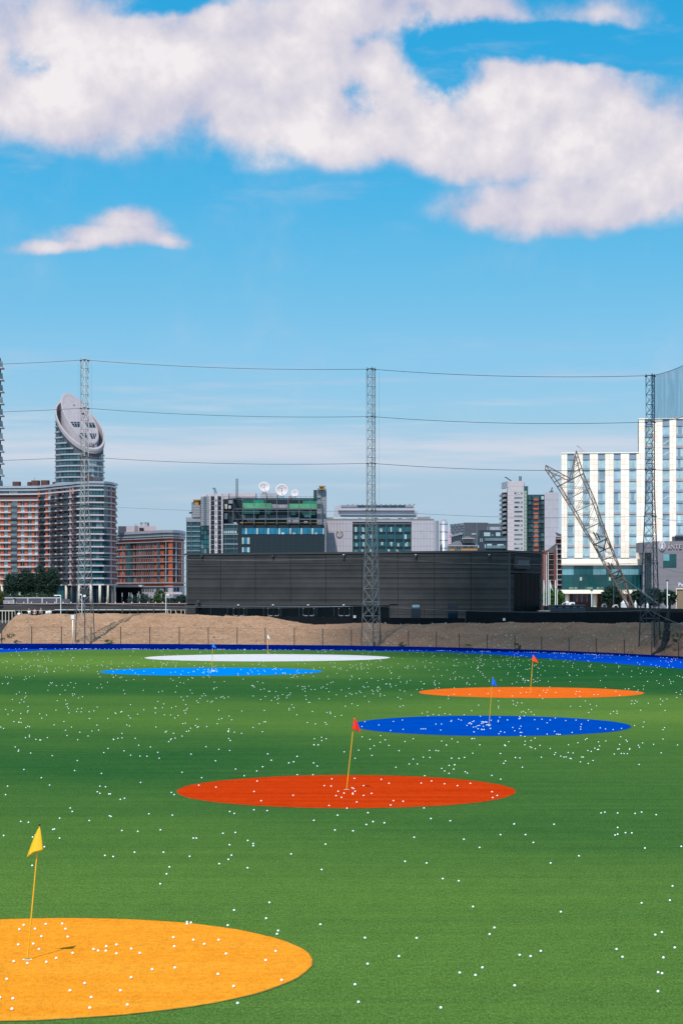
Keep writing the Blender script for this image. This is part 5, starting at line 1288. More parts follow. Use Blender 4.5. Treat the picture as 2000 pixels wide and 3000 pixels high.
# ================================================================== black hoarding along the mound
M_hoard = mk('black_hoarding', (.006, .008, .011), .9, .2, 1, spec=.1)
def hoarding(lab, name, px0, px1, ytop, D0, D1, step, cat='fence', mat=M_hoard, base=0.0):
    t = thing(name, lab, cat, (XY((px0+px1)/2, D0).x, D0, base)); x = px0; pv = None
    while x < px1+1:
        D = D0+(D1-D0)*(x-px0)/(px1-px0); q = XY(x, D); z = Zy(interp(x, ytop), D)
        b = MB(); b.box(q.x-.05, q.x+.05, q.y+.06, q.y+.14, base, z+.06); b.build('post', M_dk, t)
        if pv is not None:
            b = MB(); (q0, z0) = pv
            b.idx([(q0.x, q0.y, base), (q.x-.02, q.y, base), (q.x-.02, q.y, z), (q0.x, q0.y, z0), (q0.x, q0.y+.05, base), (q.x-.02, q.y+.05, base), (q.x-.02, q.y+.05, z), (q0.x, q0.y+.05, z0)], [(0, 1, 2, 3), (5, 4, 7, 6), (3, 2, 6, 7), (1, 5, 6, 2), (4, 0, 3, 7)])
            b.build('hoarding_panel', mat, t)
        pv = (q, z); x += step
    return t
hoarding('tall black hoarding behind the right half of the earth mound', 'black_hoarding', 1364, 2092, [(1364, 1790), (2100, 1795)], 262, 262, 56)
hoarding('lower black hoarding at the foot of the black building, behind the middle of the mound', 'black_hoarding', 740, 1362, [(740, 1806), (1362, 1812)], 262, 262, 51.8)
hoarding('black screened site fence between the hoarding and the hotel trees', 'black_hoarding', 1592, 2092, [(1592, 1775), (2100, 1786)], 300, 300, 50, mat=mk('dark_screen', (.010, .014, .016), .8, .3, 2, spec=.15))
for x, y, lab in ((1476, 1815, 'small white notice on the black hoarding right of the mast'), (1038.5, 1807, 'small white notice low on the black building front')):
    F = front(261.8); b = MB(); F.mbox(b, x-3.4, x+3.4, y-3.6, y+3.6, 0, .03); o = based(b, 'notice', M_wbox, F.pt(x, y)); tag(o, lab, 'sign')
    for i in range(3): F.box('notice_line', M_dk, o, x-2, x+2, y-2.2+i*1.8, y-1.6+i*1.8, .03, .035)
F = front(285); b = MB(); F.mbox(b, 1578, 1611, 1789, 1792, -3, 0); tag(based(b, 'skip_edge', M_concrete, F.pt(1594, 1792)), 'pale flat slab edge lying beyond the hoarding beside the black building', 'slab')
t = thing('dark_cabins', 'row of low dark site cabins between the black building and the hotel', 'cabins', (XY(1660, 292).x, 294, 0)); F = front(292)
for i in range(5):
    x = 1611+i*20.8; o = F.box('cabin', M_ds, t, x, x+20, 1775, 1812, -3, 0); F.box('cabin_roof', M_dgrey, o, x, x+20.2, 1772.5, 1775, -3, .2); F.box('cabin_window', M_grey, o, x+3, x+14, 1778, 1780, 0, .05)
# ================================================================== leaning upside-down lattice pylon
M_rust = mk('rusty_steel', L3(118, 98, 90, 1.15), .7, .2, 1.5); M_rustd = mk('dark_rusty_steel', L3(74, 54, 50, 1.15), .7, .2, 1.5)
DPY = 320
LV = [((1846, 1793), (1862, 1794)), ((1822, 1747), (1841, 1739)), ((1803, 1712), (1829, 1702)), ((1787, 1684), (1816, 1671)), ((1764, 1642), (1799, 1628)), ((1740, 1596), (1778, 1578)), ((1712, 1552), (1760, 1530)), ((1683, 1500), (1741, 1474)), ((1660, 1464), (1723, 1432)), ((1636, 1424), (1704, 1389))]
t = thing('leaning_pylon', 'rusty lattice pylon leaning upside down with its legs in the air', 'pylon', Pt(1854, 1794, DPY))
def corners(i):
    (lx, ly), (rx, ry) = LV[i]; w_ = math.hypot(rx-lx, ry-ly)*DPY/FPX*.5
    return [Pt(lx, ly, DPY)+Vector((0, -w_, 0)), Pt(rx, ry, DPY)+Vector((0, -w_, 0)), Pt(rx, ry, DPY)+Vector((0, w_, 0)), Pt(lx, ly, DPY)+Vector((0, w_, 0))]
tips = [Pt(1594, 1365, DPY), Pt(1683, 1323, DPY)]
dz_ = Vector((0, 2.1, 0))
tip4 = [tips[0]-dz_, tips[1]-dz_, tips[1]+dz_+Vector((.35, 0, -.3)), tips[0]+dz_+Vector((.35, 0, -.4))]
for k in range(4):
    b = MB(); b.tube([corners(i)[k] for i in range(len(LV))]+[tip4[k]], .085, 6); b.build('leg', M_rust, t)
for i in range(len(LV)):
    A = corners(i)
    for k in range(4): rod('ring_bar', M_rustd if i in (3, 5, 9) else M_rust, t, A[k], A[(k+1) % 4], .048 if i not in (3, 5, 9) else .085)
    if i+1 < len(LV):
        Bn = corners(i+1)
        for k in range(4):
            rod('brace', M_rust, t, A[k], Bn[(k+1) % 4], .032); rod('brace', M_rust, t, A[(k+1) % 4], Bn[k], .032)
            m0 = (A[k]+A[(k+1) % 4])/2; rod('brace', M_rust, t, m0, (Bn[k]+A[k])/2, .022); rod('brace', M_rust, t, m0, (Bn[(k+1) % 4]+A[(k+1) % 4])/2, .022)
for i in (3, 5):
    A = corners(i); Bn = corners(i-1); 
    rod('brace', M_rustd, t, A[0], A[2], .1); rod('brace', M_rustd, t, A[1], A[3], .1)
    for k in range(4): rod('brace', M_rustd, t, A[k], (Bn[k]+A[(k+1) % 4])/2, .09); rod('brace', M_rustd, t, (A[k]+Bn[k])/2, (A[(k+2) % 4]+Bn[(k+2) % 4])/2, .07)
A = corners(9)
for s, tp_ in ((0, 0), (1, 1)):
    # each upturned leg: inner chords and cross ties
    fr = A[s]; bk_ = A[3-s]; midf = (A[0]+A[1])/2; midb = (A[2]+A[3])/2
    T0 = tip4[s]; T1 = tip4[3-s]
    rod('foot_chord', M_rust, t, midf, T0, .075); rod('foot_chord', M_rust, t, midb, T1, .075)
    rod('foot_tie', M_rust, t, T0, T1, .05)
    for f in (.25, .5, .75):
        rod('foot_tie', M_rust, t, fr.lerp(T0, f), midf.lerp(T0, f), .045); rod('foot_tie', M_rust, t, bk_.lerp(T1, f), midb.lerp(T1, f), .045)
        rod('foot_tie', M_rust, t, fr.lerp(T0, f), bk_.lerp(T1, f), .045)
        rod('foot_tie', M_rust, t, fr.lerp(T0, f), midf.lerp(T0, f-.22), .035)
for (x0, y0), (x1, y1) in (((1737, 1558), (1750, 1582)), ((1746, 1560), (1757, 1582)), ((1781, 1648), (1790, 1668)), ((1790, 1650), (1798, 1668))):
    rod('insulator', M_rustd, t, Pt(x0, y0, DPY-1), Pt(x1, y1, DPY-1), .11)
for dy in (-1.0, 1.0): rod('guy_rod', M_dmetal, t, Pt(1819, 1690, DPY+dy), Pt(1972, 1802+dy*3, DPY+dy), .05)
rod('guy_rod', M_dmetal, t, Pt(1797, 1690, DPY-1), Pt(1797, 1800, DPY-1), .05)

# ================================================================== trees and shrubs
def leafmat(name, c0, c1):
    m = bpy.data.materials.new(name); m.use_nodes = True; nt = m.node_tree; n = NB(nt); p = nt.nodes['Principled BSDF']
    g = n.n('ShaderNodeNewGeometry'); r = n.m('ADD', n.m('MULTIPLY', g.outputs['Random Per Island'], .7), n.m('MULTIPLY', n.noise(g.outputs['Position'], .5, 2), .4), 0, True)
    n.put(p.inputs['Base Color'], n.mix(r, c0+(1,), c1+(1,))); p.inputs['Roughness'].default_value = .6; p.inputs['Specular IOR Level'].default_value = .25
    tl = n.n('ShaderNodeBsdfTranslucent'); tl.inputs[0].default_value = c1+(1,); mx = n.n('ShaderNodeMixShader'); mx.inputs[0].default_value = .22
    nt.links.new(p.outputs[0], mx.inputs[1]); nt.links.new(tl.outputs[0], mx.inputs[2]); nt.links.new(mx.outputs[0], nt.nodes['Material Output'].inputs[0])
    return m
L_dark = leafmat('dark_green_leaves', (.012, .032, .026), (.03, .062, .04)); L_mid = leafmat('mid_green_leaves', (.018, .05, .016), (.06, .115, .03))
L_lite = leafmat('bright_green_leaves', (.03, .085, .018), (.085, .16, .03)); L_yel = leafmat('yellow_green_leaves', (.07, .09, .02), (.17, .17, .05))
M_bark = mk('bark', (.07, .05, .038), .9, .2, 4)
RT = random.Random(31)
def crown_mesh(c, rx, ry, rz, nclump, nleaf, ls, spread=.28, flat=.0):
    mb = MB()
    for _ in range(nclump):
        while True:
            v = Vector((RT.uniform(-1, 1), RT.uniform(-1, 1), RT.uniform(-1, 1)))
            if v.length < 1: break
        v = v.normalized()*(v.length**.45) if v.length > .05 else v
        if v.z < -.75: v.z *= .6
        q = c+Vector((v.x*rx, v.y*ry, v.z*rz)); cs = RT.uniform(.55, 1.25)*spread
        for _ in range(nleaf):
            p = q+Vector((RT.gauss(0, cs*rx*.55), RT.gauss(0, cs*ry*.55), RT.gauss(0, cs*rz*.42)))
            a = Vector((RT.uniform(-1, 1), RT.uniform(-1, 1), RT.uniform(-.6, .6))).normalized(); e = a.cross(Vector((RT.uniform(-1, 1), RT.uniform(-1, 1), RT.uniform(-1, 1)))).normalized()
            s = ls*RT.uniform(.6, 1.3)
            mb.face([p-a*s, p+e*s*.55, p+a*s, p-e*s*.55])
    return mb
def tree(label, px, D, ytop, ybot, wpx, mat, zg=0.0, dens=1.0, name='tree', group=None):
    k = D/FPX; zt_ = Zy(ytop, D); zb_ = Zy(ybot, D); x = (px-1000)*k
    t = thing(name, label, 'tree', (x, D, zg), group)
    rx = wpx*k*.5*.86; rz = (zt_-zb_)*.5*.88; c = Vector((x, D, (zt_+zb_)/2))
    b = MB(); r0 = max(.10, rx*.09)
    b.tube([(x, D, zg), (x+.05*rx, D, c.z-rz*.5), (x-.04*rx, D, c.z+rz*.3)], [r0, r0*.7, r0*.2], 7)
    for i in range(6):
        a = i*1.05+RT.uniform(0, .5); z0 = c.z-rz*RT.uniform(.2, .8)
        b.tube([(x, D, z0), (x+math.cos(a)*rx*.4, D+math.sin(a)*rx*.4, z0+rz*.45), (x+math.cos(a)*rx*.75, D+math.sin(a)*rx*.75, z0+rz*.7)], [r0*.45, r0*.28, r0*.08], 5)
    b.build('trunk', M_bark, t)
    crown_mesh(c, rx, rx, rz, int(80*dens), 46, max(.2, rx*.10), .30).build('crown', mat, t)
    return t
G1 = 'trees in front of the white hotel'
tree('bright green tree between the flagpoles and the white hotel', 1617, 372, 1722, 1776, 66, L_lite, group=G1)
tree('dark bushy tree under the hotel, left of the leaning pylon foot', 1793, 372, 1716, 1774, 62, L_dark, dens=1.3, group=G1)
tree('dark tree between the leaning pylon and the dark mast', 1868, 374, 1728, 1780, 44, L_dark, dens=1.2, group=G1)
tree('dark tree seen through the dark mast in front of the grey building', 1919, 370, 1722, 1782, 48, L_dark, dens=1.1, group=G1)
tree('dark ragged tree right of the dark mast beside the timber doorway', 1960, 366, 1724, 1780, 40, L_dark, group=G1)
G2 = 'dark trees in front of the apartment block'
for px, y0, y1, w_, lab in ((32, 1676, 1750, 48, 'dark tree at the left end of the row below the brick apartment block'), (74, 1664, 1752, 62, 'tallest broad dark tree below the brick apartment block'), (112, 1652, 1752, 52, 'dark tree with the highest top in the middle of the row below the apartments'), (150, 1662, 1752, 54, 'dark tree at the right end of the row, left of the lattice mast')):
    tree(lab, px, 800, y0, y1, w_, L_dark, dens=1.4, group=G2)
G3 = 'bushy trees below the rounded brick offices'
for px, y0, y1, w_, m, lab in ((395, 1744, 1775, 44, L_dark, 'low dark bush below the offices canopy'), (425, 1738, 1776, 40, L_dark, 'dark bushy tree left of the middle below the offices'), (445, 1752, 1776, 34, L_mid, 'low olive bush in front of the offices'), (469, 1727, 1775, 42, L_mid, 'tallest rounded tree below the rounded brick offices'),
                          (500, 1750, 1776, 40, L_dark, 'low dark bush right of the rounded tree'), (532, 1742, 1776, 36, L_dark, 'dark bush beside the left edge of the black building')):
    tree(lab, px, 700, y0, y1, w_, m, dens=.9, group=G3)
tree('yellow-green bush at the left edge above the wire fence', -4, 330, 1728, 1775, 30, L_yel, dens=.9, name='bush')
G4 = 'shrubs growing along the wire fence'
def shrub(label, px, D, ytop, ybot, wpx, mat, n=26):
    k = D/FPX; c = Pt(px, (ytop+ybot)/2, D); zg = mound_z(px, D)
    r = wpx*k*.5; h = (ybot-ytop)*k*.5
    o = crown_mesh(Vector((c.x, D, max(c.z, zg+h*.5))), r*.85, r*.8, h*.9, n, 26, max(.05, r*.10), .3)
    o = based(o, 'shrub', mat, (c.x, D, zg)); tag(o, label, 'shrub', G4)
def skf(px): return skD(px)+4.4
shrub('dense green shrub by the fence right of the left mast', 318, skf(318), 1874, 1890, 30, L_lite)
shrub('dark green shrub by the fence right of the middle mast', 1178, skf(1178), 1880, 1903, 27, L_mid)
shrub('ragged green plant on the left end of the mound', 32, skf(32)+5, 1854, 1870, 26, L_lite, 14)
shrub('small weeds at the foot of the mound at the left edge', 8, skf(8)+1, 1868, 1886, 16, L_mid, 10)
shrub('low weeds between the first two fence posts', 52, skf(52)+1.0, 1874, 1888, 26, L_mid, 12)
shrub('thin weeds at the fence left of the right mast', 1372, skf(1372), 1886, 1903, 36, L_yel, 10)
shrub('dark weeds at the fence under the orange flag', 1514, skf(1514), 1884, 1906, 26, L_mid, 16)
shrub('green creeper at the foot of the right mast', 1935, skf(1935)+3, 1838, 1880, 30, L_mid, 12)
shrub('overgrown weeds at the right edge beyond the gathered net', 1985, skf(1985)+3, 1852, 1885, 40, L_mid, 16)

# ================================================================== riverside on the left
DW = 330
M_gw = mk('dark_river_wall', L3(60, 54, 54, 1.1), .9, .25, .35, stretch=(1, 1, 3))
t = thing('river_wall', 'long dark stained river wall with small globe lights on its coping', 'wall', (XY(270, DW).x, DW, 0)); F = front(DW)
b = MB(); F.mbox(b, -150, 600, 1770, 1850, -2, 0); b.build('wall', M_gw, t)
F.box('coping', M_pink, t, -150, 600, 1767.6, 1769.8, -2.1, .15)
for px in (5, 26, 47, 70, 92, 137, 161, 185, 208, 312, 338, 362, 386, 409, 433, 456, 477, 525): 
    b = MB(); p = F.pt(px, 1767, .0); b.tube([p, p+Vector((0, 0, .2))], .08, 6); b.build('globe_light', M_wbox, t)
t = thing('riverside_railing', 'dark railing with a long white handrail in front of the river wall', 'railing', (XY(330, 318).x, 318, 0)); F = front(318)
F.box('handrail', M_wrail, t, 160, 500, 1785.8, 1787.4, 0, .1); F.box('handrail', M_concrete, t, -60, 160, 1788, 1789, 0, .08); F.box('handrail', M_concrete, t, 500, 560, 1786.5, 1787.5, 0, .08)
b = MB(); F.mbox(b, -60, 600, 1790, 1850, -.5, -.2); b.build('base_panel', M_blackdeep, t)
for i, px in enumerate(range(196, 560, 23)):
    F.box('post', M_rail, t, px, px+(3 if i % 4 == 3 else 1.2), 1771, 1800, .1, .2)
for px in (44, 62, 490, 500, 514, 530, 541): F.box('pale_stake', M_concrete, t, px, px+2, 1787, 1802, .15, .3)
t = thing('panelled_wall', 'low pale grey panelled wall with a clipped hedge behind it, below the apartments', 'wall', (XY(110, 420).x, 420, 0)); F = front(420)
b = MB(); F.mbox(b, 6, 178, 1750, 1800, -1, 0); b.build('wall', M_grey, t); F.box('coping', M_lilac, t, 6, 178, 1750, 1753.4, -1.1, .2)
for i in range(4): F.box('pier', M_lilac, t, 38+i*42, 42+i*42, 1753.4, 1775, 0, .25)
for i in range(4): F.box('brick_infill', M_dgrey, t, 43+i*42, 79+i*42, 1755.5, 1766, 0, .12)
b = crown_mesh(Vector((XY(92, 424).x, 424, Zy(1749, 424))), 90*424/FPX, 1.2, .55, 60, 40, .22, .12); o = based(b, 'hedge', L_mid, (XY(92, 424).x, 424, 0)); tag(o, 'long low clipped hedge running behind the pale panelled wall', 'hedge')
def lamp(px, y0, y1, D, arm, lab):
    k = D/FPX; p = Pt(px, y1, D); t = thing('street_lamp', lab, 'street lamp', (p.x, D, p.z-1))
    b = MB(); b.tube([p-Vector((0, 0, 1)), Pt(px, y0, D)], .065, 8); b.build('pole', M_wrail, t)
    b = MB(); b.tube([Pt(px, y0, D), Pt(px+arm, y0-.5, D)], [.09, .07], 6); F = front(D); F.mbox(b, min(px+arm*.5, px+arm), max(px+arm*.5, px+arm), y0-.9, y0+1.2, -.1, .2); b.build('arm', M_wrail, t)
lamp(178, 1745, 1797, 300, -19, 'white lamp post with a long arm to the left on top of the mound'); lamp(486, 1743, 1797, 300, 9, 'white lamp post with a short head in front of the rounded brick offices')
lamp(240, 1743, 1797, 305, -6, 'white lamp post seen through the left lattice mast')
G5 = 'pale marker posts along the far bank'
for i_m, (px, y0) in enumerate(((358, 1737), (378, 1736), (384.5, 1737), (388, 1742), (403, 1738), (407, 1733), (410, 1742), (435, 1738), (438.5, 1739), (449, 1737), (473, 1740), (497, 1742))):
    F = front(560); b = MB(); F.mbox(b, px-.8, px+.8, y0, y0+11, 0, .15); o = b; k_ = MB(); F.mbox(k_, px-.4, px+.4, y0+11, 1775, 0, .12)
    th_ = thing('marker_post', 'pale slim marker post below the brick offices, '+('leftmost' if i_m == 0 else ['second', 'third', 'fourth', 'fifth', 'sixth', 'seventh', 'eighth', 'ninth', 'tenth', 'eleventh', 'twelfth'][i_m-1]+' from the left'), 'post', (XY(px, 560).x, 560, 0), G5); b.build('sign_blade', M_lilac, th_); k_.build('stem', M_dmetal, th_)
t = thing('stake_fence', 'pale stake fence sloping down at the left end of the mound', 'fence', Pt(20, 1800, 262)); F = front(262)
for i in range(9): F.box('stake', M_concrete, t, -42+i*9.6, -40.2+i*9.6, 1790+max(0, (3-i))*.5, 1826, 0, .1)
F.box('rail', M_concrete, t, -46, 44, 1789, 1791, -.1, 0)
for px in (46, 61):
    F = front(290); p = F.pt(px, 1800); o = thing('dark_lamp_post', f'dark post with a {"twin spotlight head" if px == 46 else "plain top"} above the left end of the mound', 'lamp post', (p.x, 290, 0))
    F.box('pole', M_dk, o, px-1.2, px+1.2, 1753 if px == 46 else 1770, 1830, 0, .15)
    if px == 46: F.box('spotlight', M_dk, o, px-7, px-1, 1752, 1757, 0, .3); F.box('spotlight', M_dk, o, px-1, px+3, 1753, 1756, 0, .3)
pa = MB(); F = front(300); F.mbox(pa, -150, 545, 1822, 1860, -30, 3); tag(pa.build('riverside_path', M_dconc), kind='structure')

# people on the riverside path
M_skin = mk('skin', (.42, .26, .19), .6, 0)
def skinmesh(name, vs, es, rad, mat, par=None, W=None, root=0, sub=2):
    me = bpy.data.meshes.new(name); Wp = W if W is not None else WM[par.name]; inv = Wp.inverted()
    me.from_pydata([inv @ Vector(v) for v in vs], es, []); me.materials.append(mat)
    o = bpy.data.objects.new(name, me); reg(o, Wp, par)
    md = o.modifiers.new('skin', 'SKIN'); md.use_smooth_shade = True
    for i, r in enumerate(rad): me.skin_vertices[0].data[i].radius = (r, r*.8)
    me.skin_vertices[0].data[root].use_root = True
    sb = o.modifiers.new('sub', 'SUBSURF'); sb.levels = 1; sb.render_levels = 1
    return o
def person(px, yhead, D, shirt, trous, hair, lab, rz=0.0, armup=False):
    top = Pt(px, yhead, D); zf = top.z-1.72
    t = thing('person', lab, 'person', (top.x, D, zf), 'people standing on the riverside path', rz)
    R = Matrix.Translation((top.x, D, zf)) @ Matrix.Rotation(rz, 4, 'Z')
    J = lambda x, y, z: R @ Vector((x, y, z))
    ha = (-.20, -.28, 1.50) if armup else (-.26, -.10, .82); el = (-.30, -.16, 1.22) if armup else (-.28, .02, 1.10)
    V_ = [(0, 0, .95), (0, 0, 1.15), (0, 0, 1.38), (0, -.01, 1.50), (0, -.03, 1.60), (0, -.02, 1.68),
          (-.18, 0, 1.40), el, ha, (.18, 0, 1.40), (.27, .02, 1.11), (.25, -.10, .84), (-.09, 0, .90), (-.10, -.01, .50), (-.11, .02, .09), (-.11, -.13, .04), (.09, 0, .90), (.11, .02, .50), (.12, .04, .09), (.13, -.11, .04)]
    E = [(0, 1), (1, 2), (2, 3), (3, 4), (4, 5), (2, 6), (6, 7), (7, 8), (2, 9), (9, 10), (10, 11), (0, 12), (12, 13), (13, 14), (14, 15), (0, 16), (16, 17), (17, 18), (18, 19)]
    rd = [.14, .13, .14, .06, .10, .08, .07, .05, .035, .07, .05, .035, .09, .06, .045, .04, .09, .06, .045, .04]
    skinmesh('body', [J(*v) for v in V_], E, rd, M_skin, t)
    sv = [0, 1, 2, 6, 7, 9, 10]; skinmesh('shirt', [J(*V_[i]) for i in sv], [(0, 1), (1, 2), (2, 3), (3, 4), (2, 5), (5, 6)], [.17, .16, .17, .095, .075, .095, .075], shirt, t)
    tv = [0, 12, 13, 14, 16, 17, 18]; skinmesh('trousers', [J(*V_[i]) for i in tv], [(0, 1), (1, 2), (2, 3), (0, 4), (4, 5), (5, 6)], [.165, .115, .085, .07, .115, .085, .07], trous, t)
    b = MB(); c = J(0, .015, 1.665); b.tube([c+Vector((0, 0, d)) for d in (-.06, 0, .06, .10)], [.098, .112, .09, .03], 10); b.build('hair', hair, t, smooth=True)
M_shw = mk('white_shirt', (.75, .74, .76), .8, .04, 5); M_shp = mk('rosy_shirt', (.45, .30, .30), .8, .04, 5); M_tr = mk('dark_trousers', (.05, .05, .07), .8, 0); M_trp = mk('tan_trousers', (.36, .28, .22), .8, 0); M_hr = mk('dark_hair', (.04, .03, .025), .7, 0); M_hb = mk('fair_hair', (.30, .20, .12), .7, 0)
person(85, 1784.5, 300, M_shw, M_tr, M_hb, 'person in a white shirt raising an arm, leftmost of the standing group on the riverside', .2, True)
person(102, 1782.5, 306, M_shp, M_trp, M_hr, 'person in a rosy top standing second from the left by the river wall', -.2)
person(120, 1782, 306, M_shp, M_tr, M_hb, 'person in a rosy top and dark trousers in the middle of the riverside group', .4)
person(138, 1785.5, 300, M_shw, M_tr, M_hr, 'person in a white shirt and dark trousers on the right of the riverside group', -.4)
person(146, 1784.5, 302, M_shw, M_trp, M_hr, 'person in a white shirt and tan trousers at the far right of the riverside group', .1)
person(56, 1790.5, 300, M_shw, M_tr, M_hb, 'person in white half hidden behind the left end of the mound, apart from the group', .0)

# ================================================================== hotel forecourt: flags, lamps, van, tents
def flagpole(px, ytop, D, col, lab, w_, h_, cross=False):
    p = XY(px, D); t = thing('flagpole', lab, 'flagpole', (p.x, D, 0), 'flagpoles by the white hotel')
    b = MB(); b.tube([(p.x, D, 0), Pt(px, ytop, D)], .085, 8); b.build('pole', M_wrail, t)
    k = D/FPX; mb = MB(); vs = []; n = 8
    for j in range(n+1):
        for i in range(n+1):
            s = i/n; v = j/n
            x = px+.6+w_*s*(.25+.75*v); y = ytop+2+h_*(v*.75+s*.25*(1+v)); q = Pt(x, y, D-.05)
            vs.append(q+Vector((0, .25*math.sin(s*6+v*3)*s, 0)))
    for j in range(n):
        for i in range(n):
            if cross: mb.cur = 1 if (abs(i-3.5) < 1 or abs(j-3.5) < 1) else (2 if (i+j) % 3 == 0 else 0)
            mb.idx([vs[j*(n+1)+i], vs[(j+1)*(n+1)+i], vs[(j+1)*(n+1)+i+1], vs[j*(n+1)+i+1]], [(0, 1, 2, 3)])
    mb.build('flag', [col, mk('flag_red', (.55, .04, .06), .7, 0), mk('flag_blue', (.10, .12, .30), .7, 0)] if cross else col, t, smooth=True)
M_fw = cloth('white_flag_cloth', (.70, .70, .72)); M_fb = cloth('pale_blue_flag_cloth', (.50, .55, .66))
flagpole(1592.5, 1700, 350, M_fb, 'flagpole with a limp pale blue flag, nearest the black building', 5, 26)
flagpole(1610, 1700, 350, M_fw, 'flagpole with a white flag streaming to the right, middle of the three', 10, 24)
flagpole(1626.5, 1700, 350, M_fw, 'flagpole with a red, white and blue flag, beside the hotel corner', 9, 26, True)
G6 = 'tall white posts by the hotel'
for px, y0, y1, lab in ((1599.3, 1625, 1730, 'shorter of the two thin white posts in front of the brown brick flats'), (1605.2, 1617, 1740, 'thin white post with a taller top in front of the brown brick flats'), (1632, 1598, 1760, 'tallest white post, standing at the corner of the white hotel')):
    D = 355; p = XY(px, D); b = MB(); b.tube([(p.x, D, 0), Pt(px-1.5 if px > 1630 else px, y0, D)], [.075, .05], 8); o = based(b, 'tall_post', M_wrail, (p.x, D, 0)); tag(o, lab, 'post', G6)
def slimlamp(px, y0, D, lab, head=1):
    p = XY(px, D); t = thing('street_lamp', lab, 'street lamp', (p.x, D, 0)); b = MB(); b.tube([(p.x, D, 0), Pt(px-.5, y0, D)], .085, 8); b.build('pole', M_wrail, t)
    b = MB(); q = Pt(px-.5, y0, D); b.box(q.x-.22, q.x+.22, q.y-.15, q.y+.15, q.z, q.z+.16); b.build('lamp_head', M_dk, t)
slimlamp(1733, 1731, 350, 'slim pale lamp post beside the stone column under the hotel'); slimlamp(1954.5, 1702, 340, 'leaning pale lamp post right of the dark mast')
b = MB(); F = front(340); F.mbox(b, 1954, 1961, 1742, 1745, -.1, .3); o = based(b, 'lamp_bracket', M_wrail, F.pt(1957, 1744)); o['label'] = 'small pale bracket lamp fixed halfway up the leaning lamp post'; o['category'] = 'lamp'
# white van
DV = 345; F = front(DV); t = thing('white_van', 'white delivery van parked between the bright green tree and the hotel columns', 'van', (XY(1664, DV).x, DV, 0))
b = MB(); prof = [(1645.5, 1774), (1645.5, 1769), (1649, 1767.6), (1653, 1764.6), (1682, 1764.4), (1683, 1766), (1683, 1774)]
vs = [Pt(x, y, DV-1) for x, y in prof]+[Pt(x, y, DV+1) for x, y in prof]; n = len(prof); b.idx(vs, [tuple(range(n))[::-1], tuple(range(n, 2*n))]+[(i, (i+1) % n, n+(i+1) % n, n+i) for i in range(n)]); b.build('body', M_wbox, t)
F.box('window', G_dark, t, 1650.5, 1655.5, 1765.8, 1768.6, 1.0, 1.03); F.box('door', M_white, t, 1656.5, 1664, 1765.5, 1773, 1.0, 1.02)
for px in (1652, 1677):
    b = MB(); p = Pt(px, 1774, DV-1.02); b.tube([p, p+Vector((0, .25, 0))], .36, 14); b.build('wheel', M_dk, t)
# marquee tents
def tent(px, ytop, ybot, w_, D, lab):
    k = D/FPX; p = XY(px, D); t = thing('marquee_tent', lab, 'tent', (p.x, D, 0), 'white tents beyond the black hoarding'); r = w_*k/2; zt_ = Zy(ytop, D); ze = Zy(ytop+(ybot-ytop)*.45, D)
    mb = MB(); n = 8; R_ = [[(p.x+q*r*math.cos(2*math.pi*(i+.5)/n), D+q*r*math.sin(2*math.pi*(i+.5)/n), z) for i in range(n)] for q, z in ((1.0, ze), (.55, ze+(zt_-ze)*.35), (.2, ze+(zt_-ze)*.72), (.02, zt_))]
    mb.idx([v for s in R_ for v in s], [(j*n+i, j*n+(i+1) % n, (j+1)*n+(i+1) % n, (j+1)*n+i) for j in range(3) for i in range(n)]); mb.build('canopy', M_fw, t)
    mb = MB(); mb.prism([(p.x+.96*r*math.cos(2*math.pi*(i+.5)/n), D+.96*r*math.sin(2*math.pi*(i+.5)/n)) for i in range(n)], 0, ze); mb.build('side_wall', M_fw, t)
tent(1829, 1753, 1785, 24, 342, 'larger white pointed tent at the foot of the leaning pylon'); tent(1861, 1758, 1784, 9, 345, 'narrow white pointed tent between the pylon foot and the dark mast'); tent(1896, 1764, 1784, 8, 345, 'small white pointed tent seen through the dark mast')
def car(px, y, w_, D, mat, lab):
    k = D/FPX; p = XY(px, D); h = 1.5; z0 = Zy(y, D)-h; t = thing('parked_car', lab, 'car', (p.x, D, z0), 'cars parked in front of the hotel'); L = w_*k/2
    prof = [(-1, .3), (-1, .75), (-.62, .85), (-.35, 1.4), (.45, 1.45), (.8, .9), (1, .8), (1, .3)]; n = len(prof); mb = MB()
    vs = [Vector((p.x+a*L, D-.85, z0+c)) for a, c in prof]+[Vector((p.x+a*L, D+.85, z0+c)) for a, c in prof]; mb.idx(vs, [tuple(range(n))[::-1], tuple(range(n, 2*n))]+[(i, (i+1) % n, n+(i+1) % n, n+i) for i in range(n)]); mb.build('body', mat, t)
    mb = MB(); mb.idx([Vector((p.x+a*L, D-.87, z0+c)) for a, c in ((-.5, .9), (-.3, 1.32), (.4, 1.36), (.66, .92))], [(3, 2, 1, 0)]); mb.build('window', G_dark, t)
    for a in (-.6, .6): mb = MB(); mb.tube([(p.x+a*L, D-.9, z0+.32), (p.x+a*L, D-.65, z0+.32)], .32, 12); mb.build('wheel', M_dk, t)
car(1801, 1771, 22, 338, M_wbox, 'white car parked below the dark tree left of the pylon foot'); car(1768, 1768, 18, 350, M_grey, 'grey car parked at the foot of the hotel column')
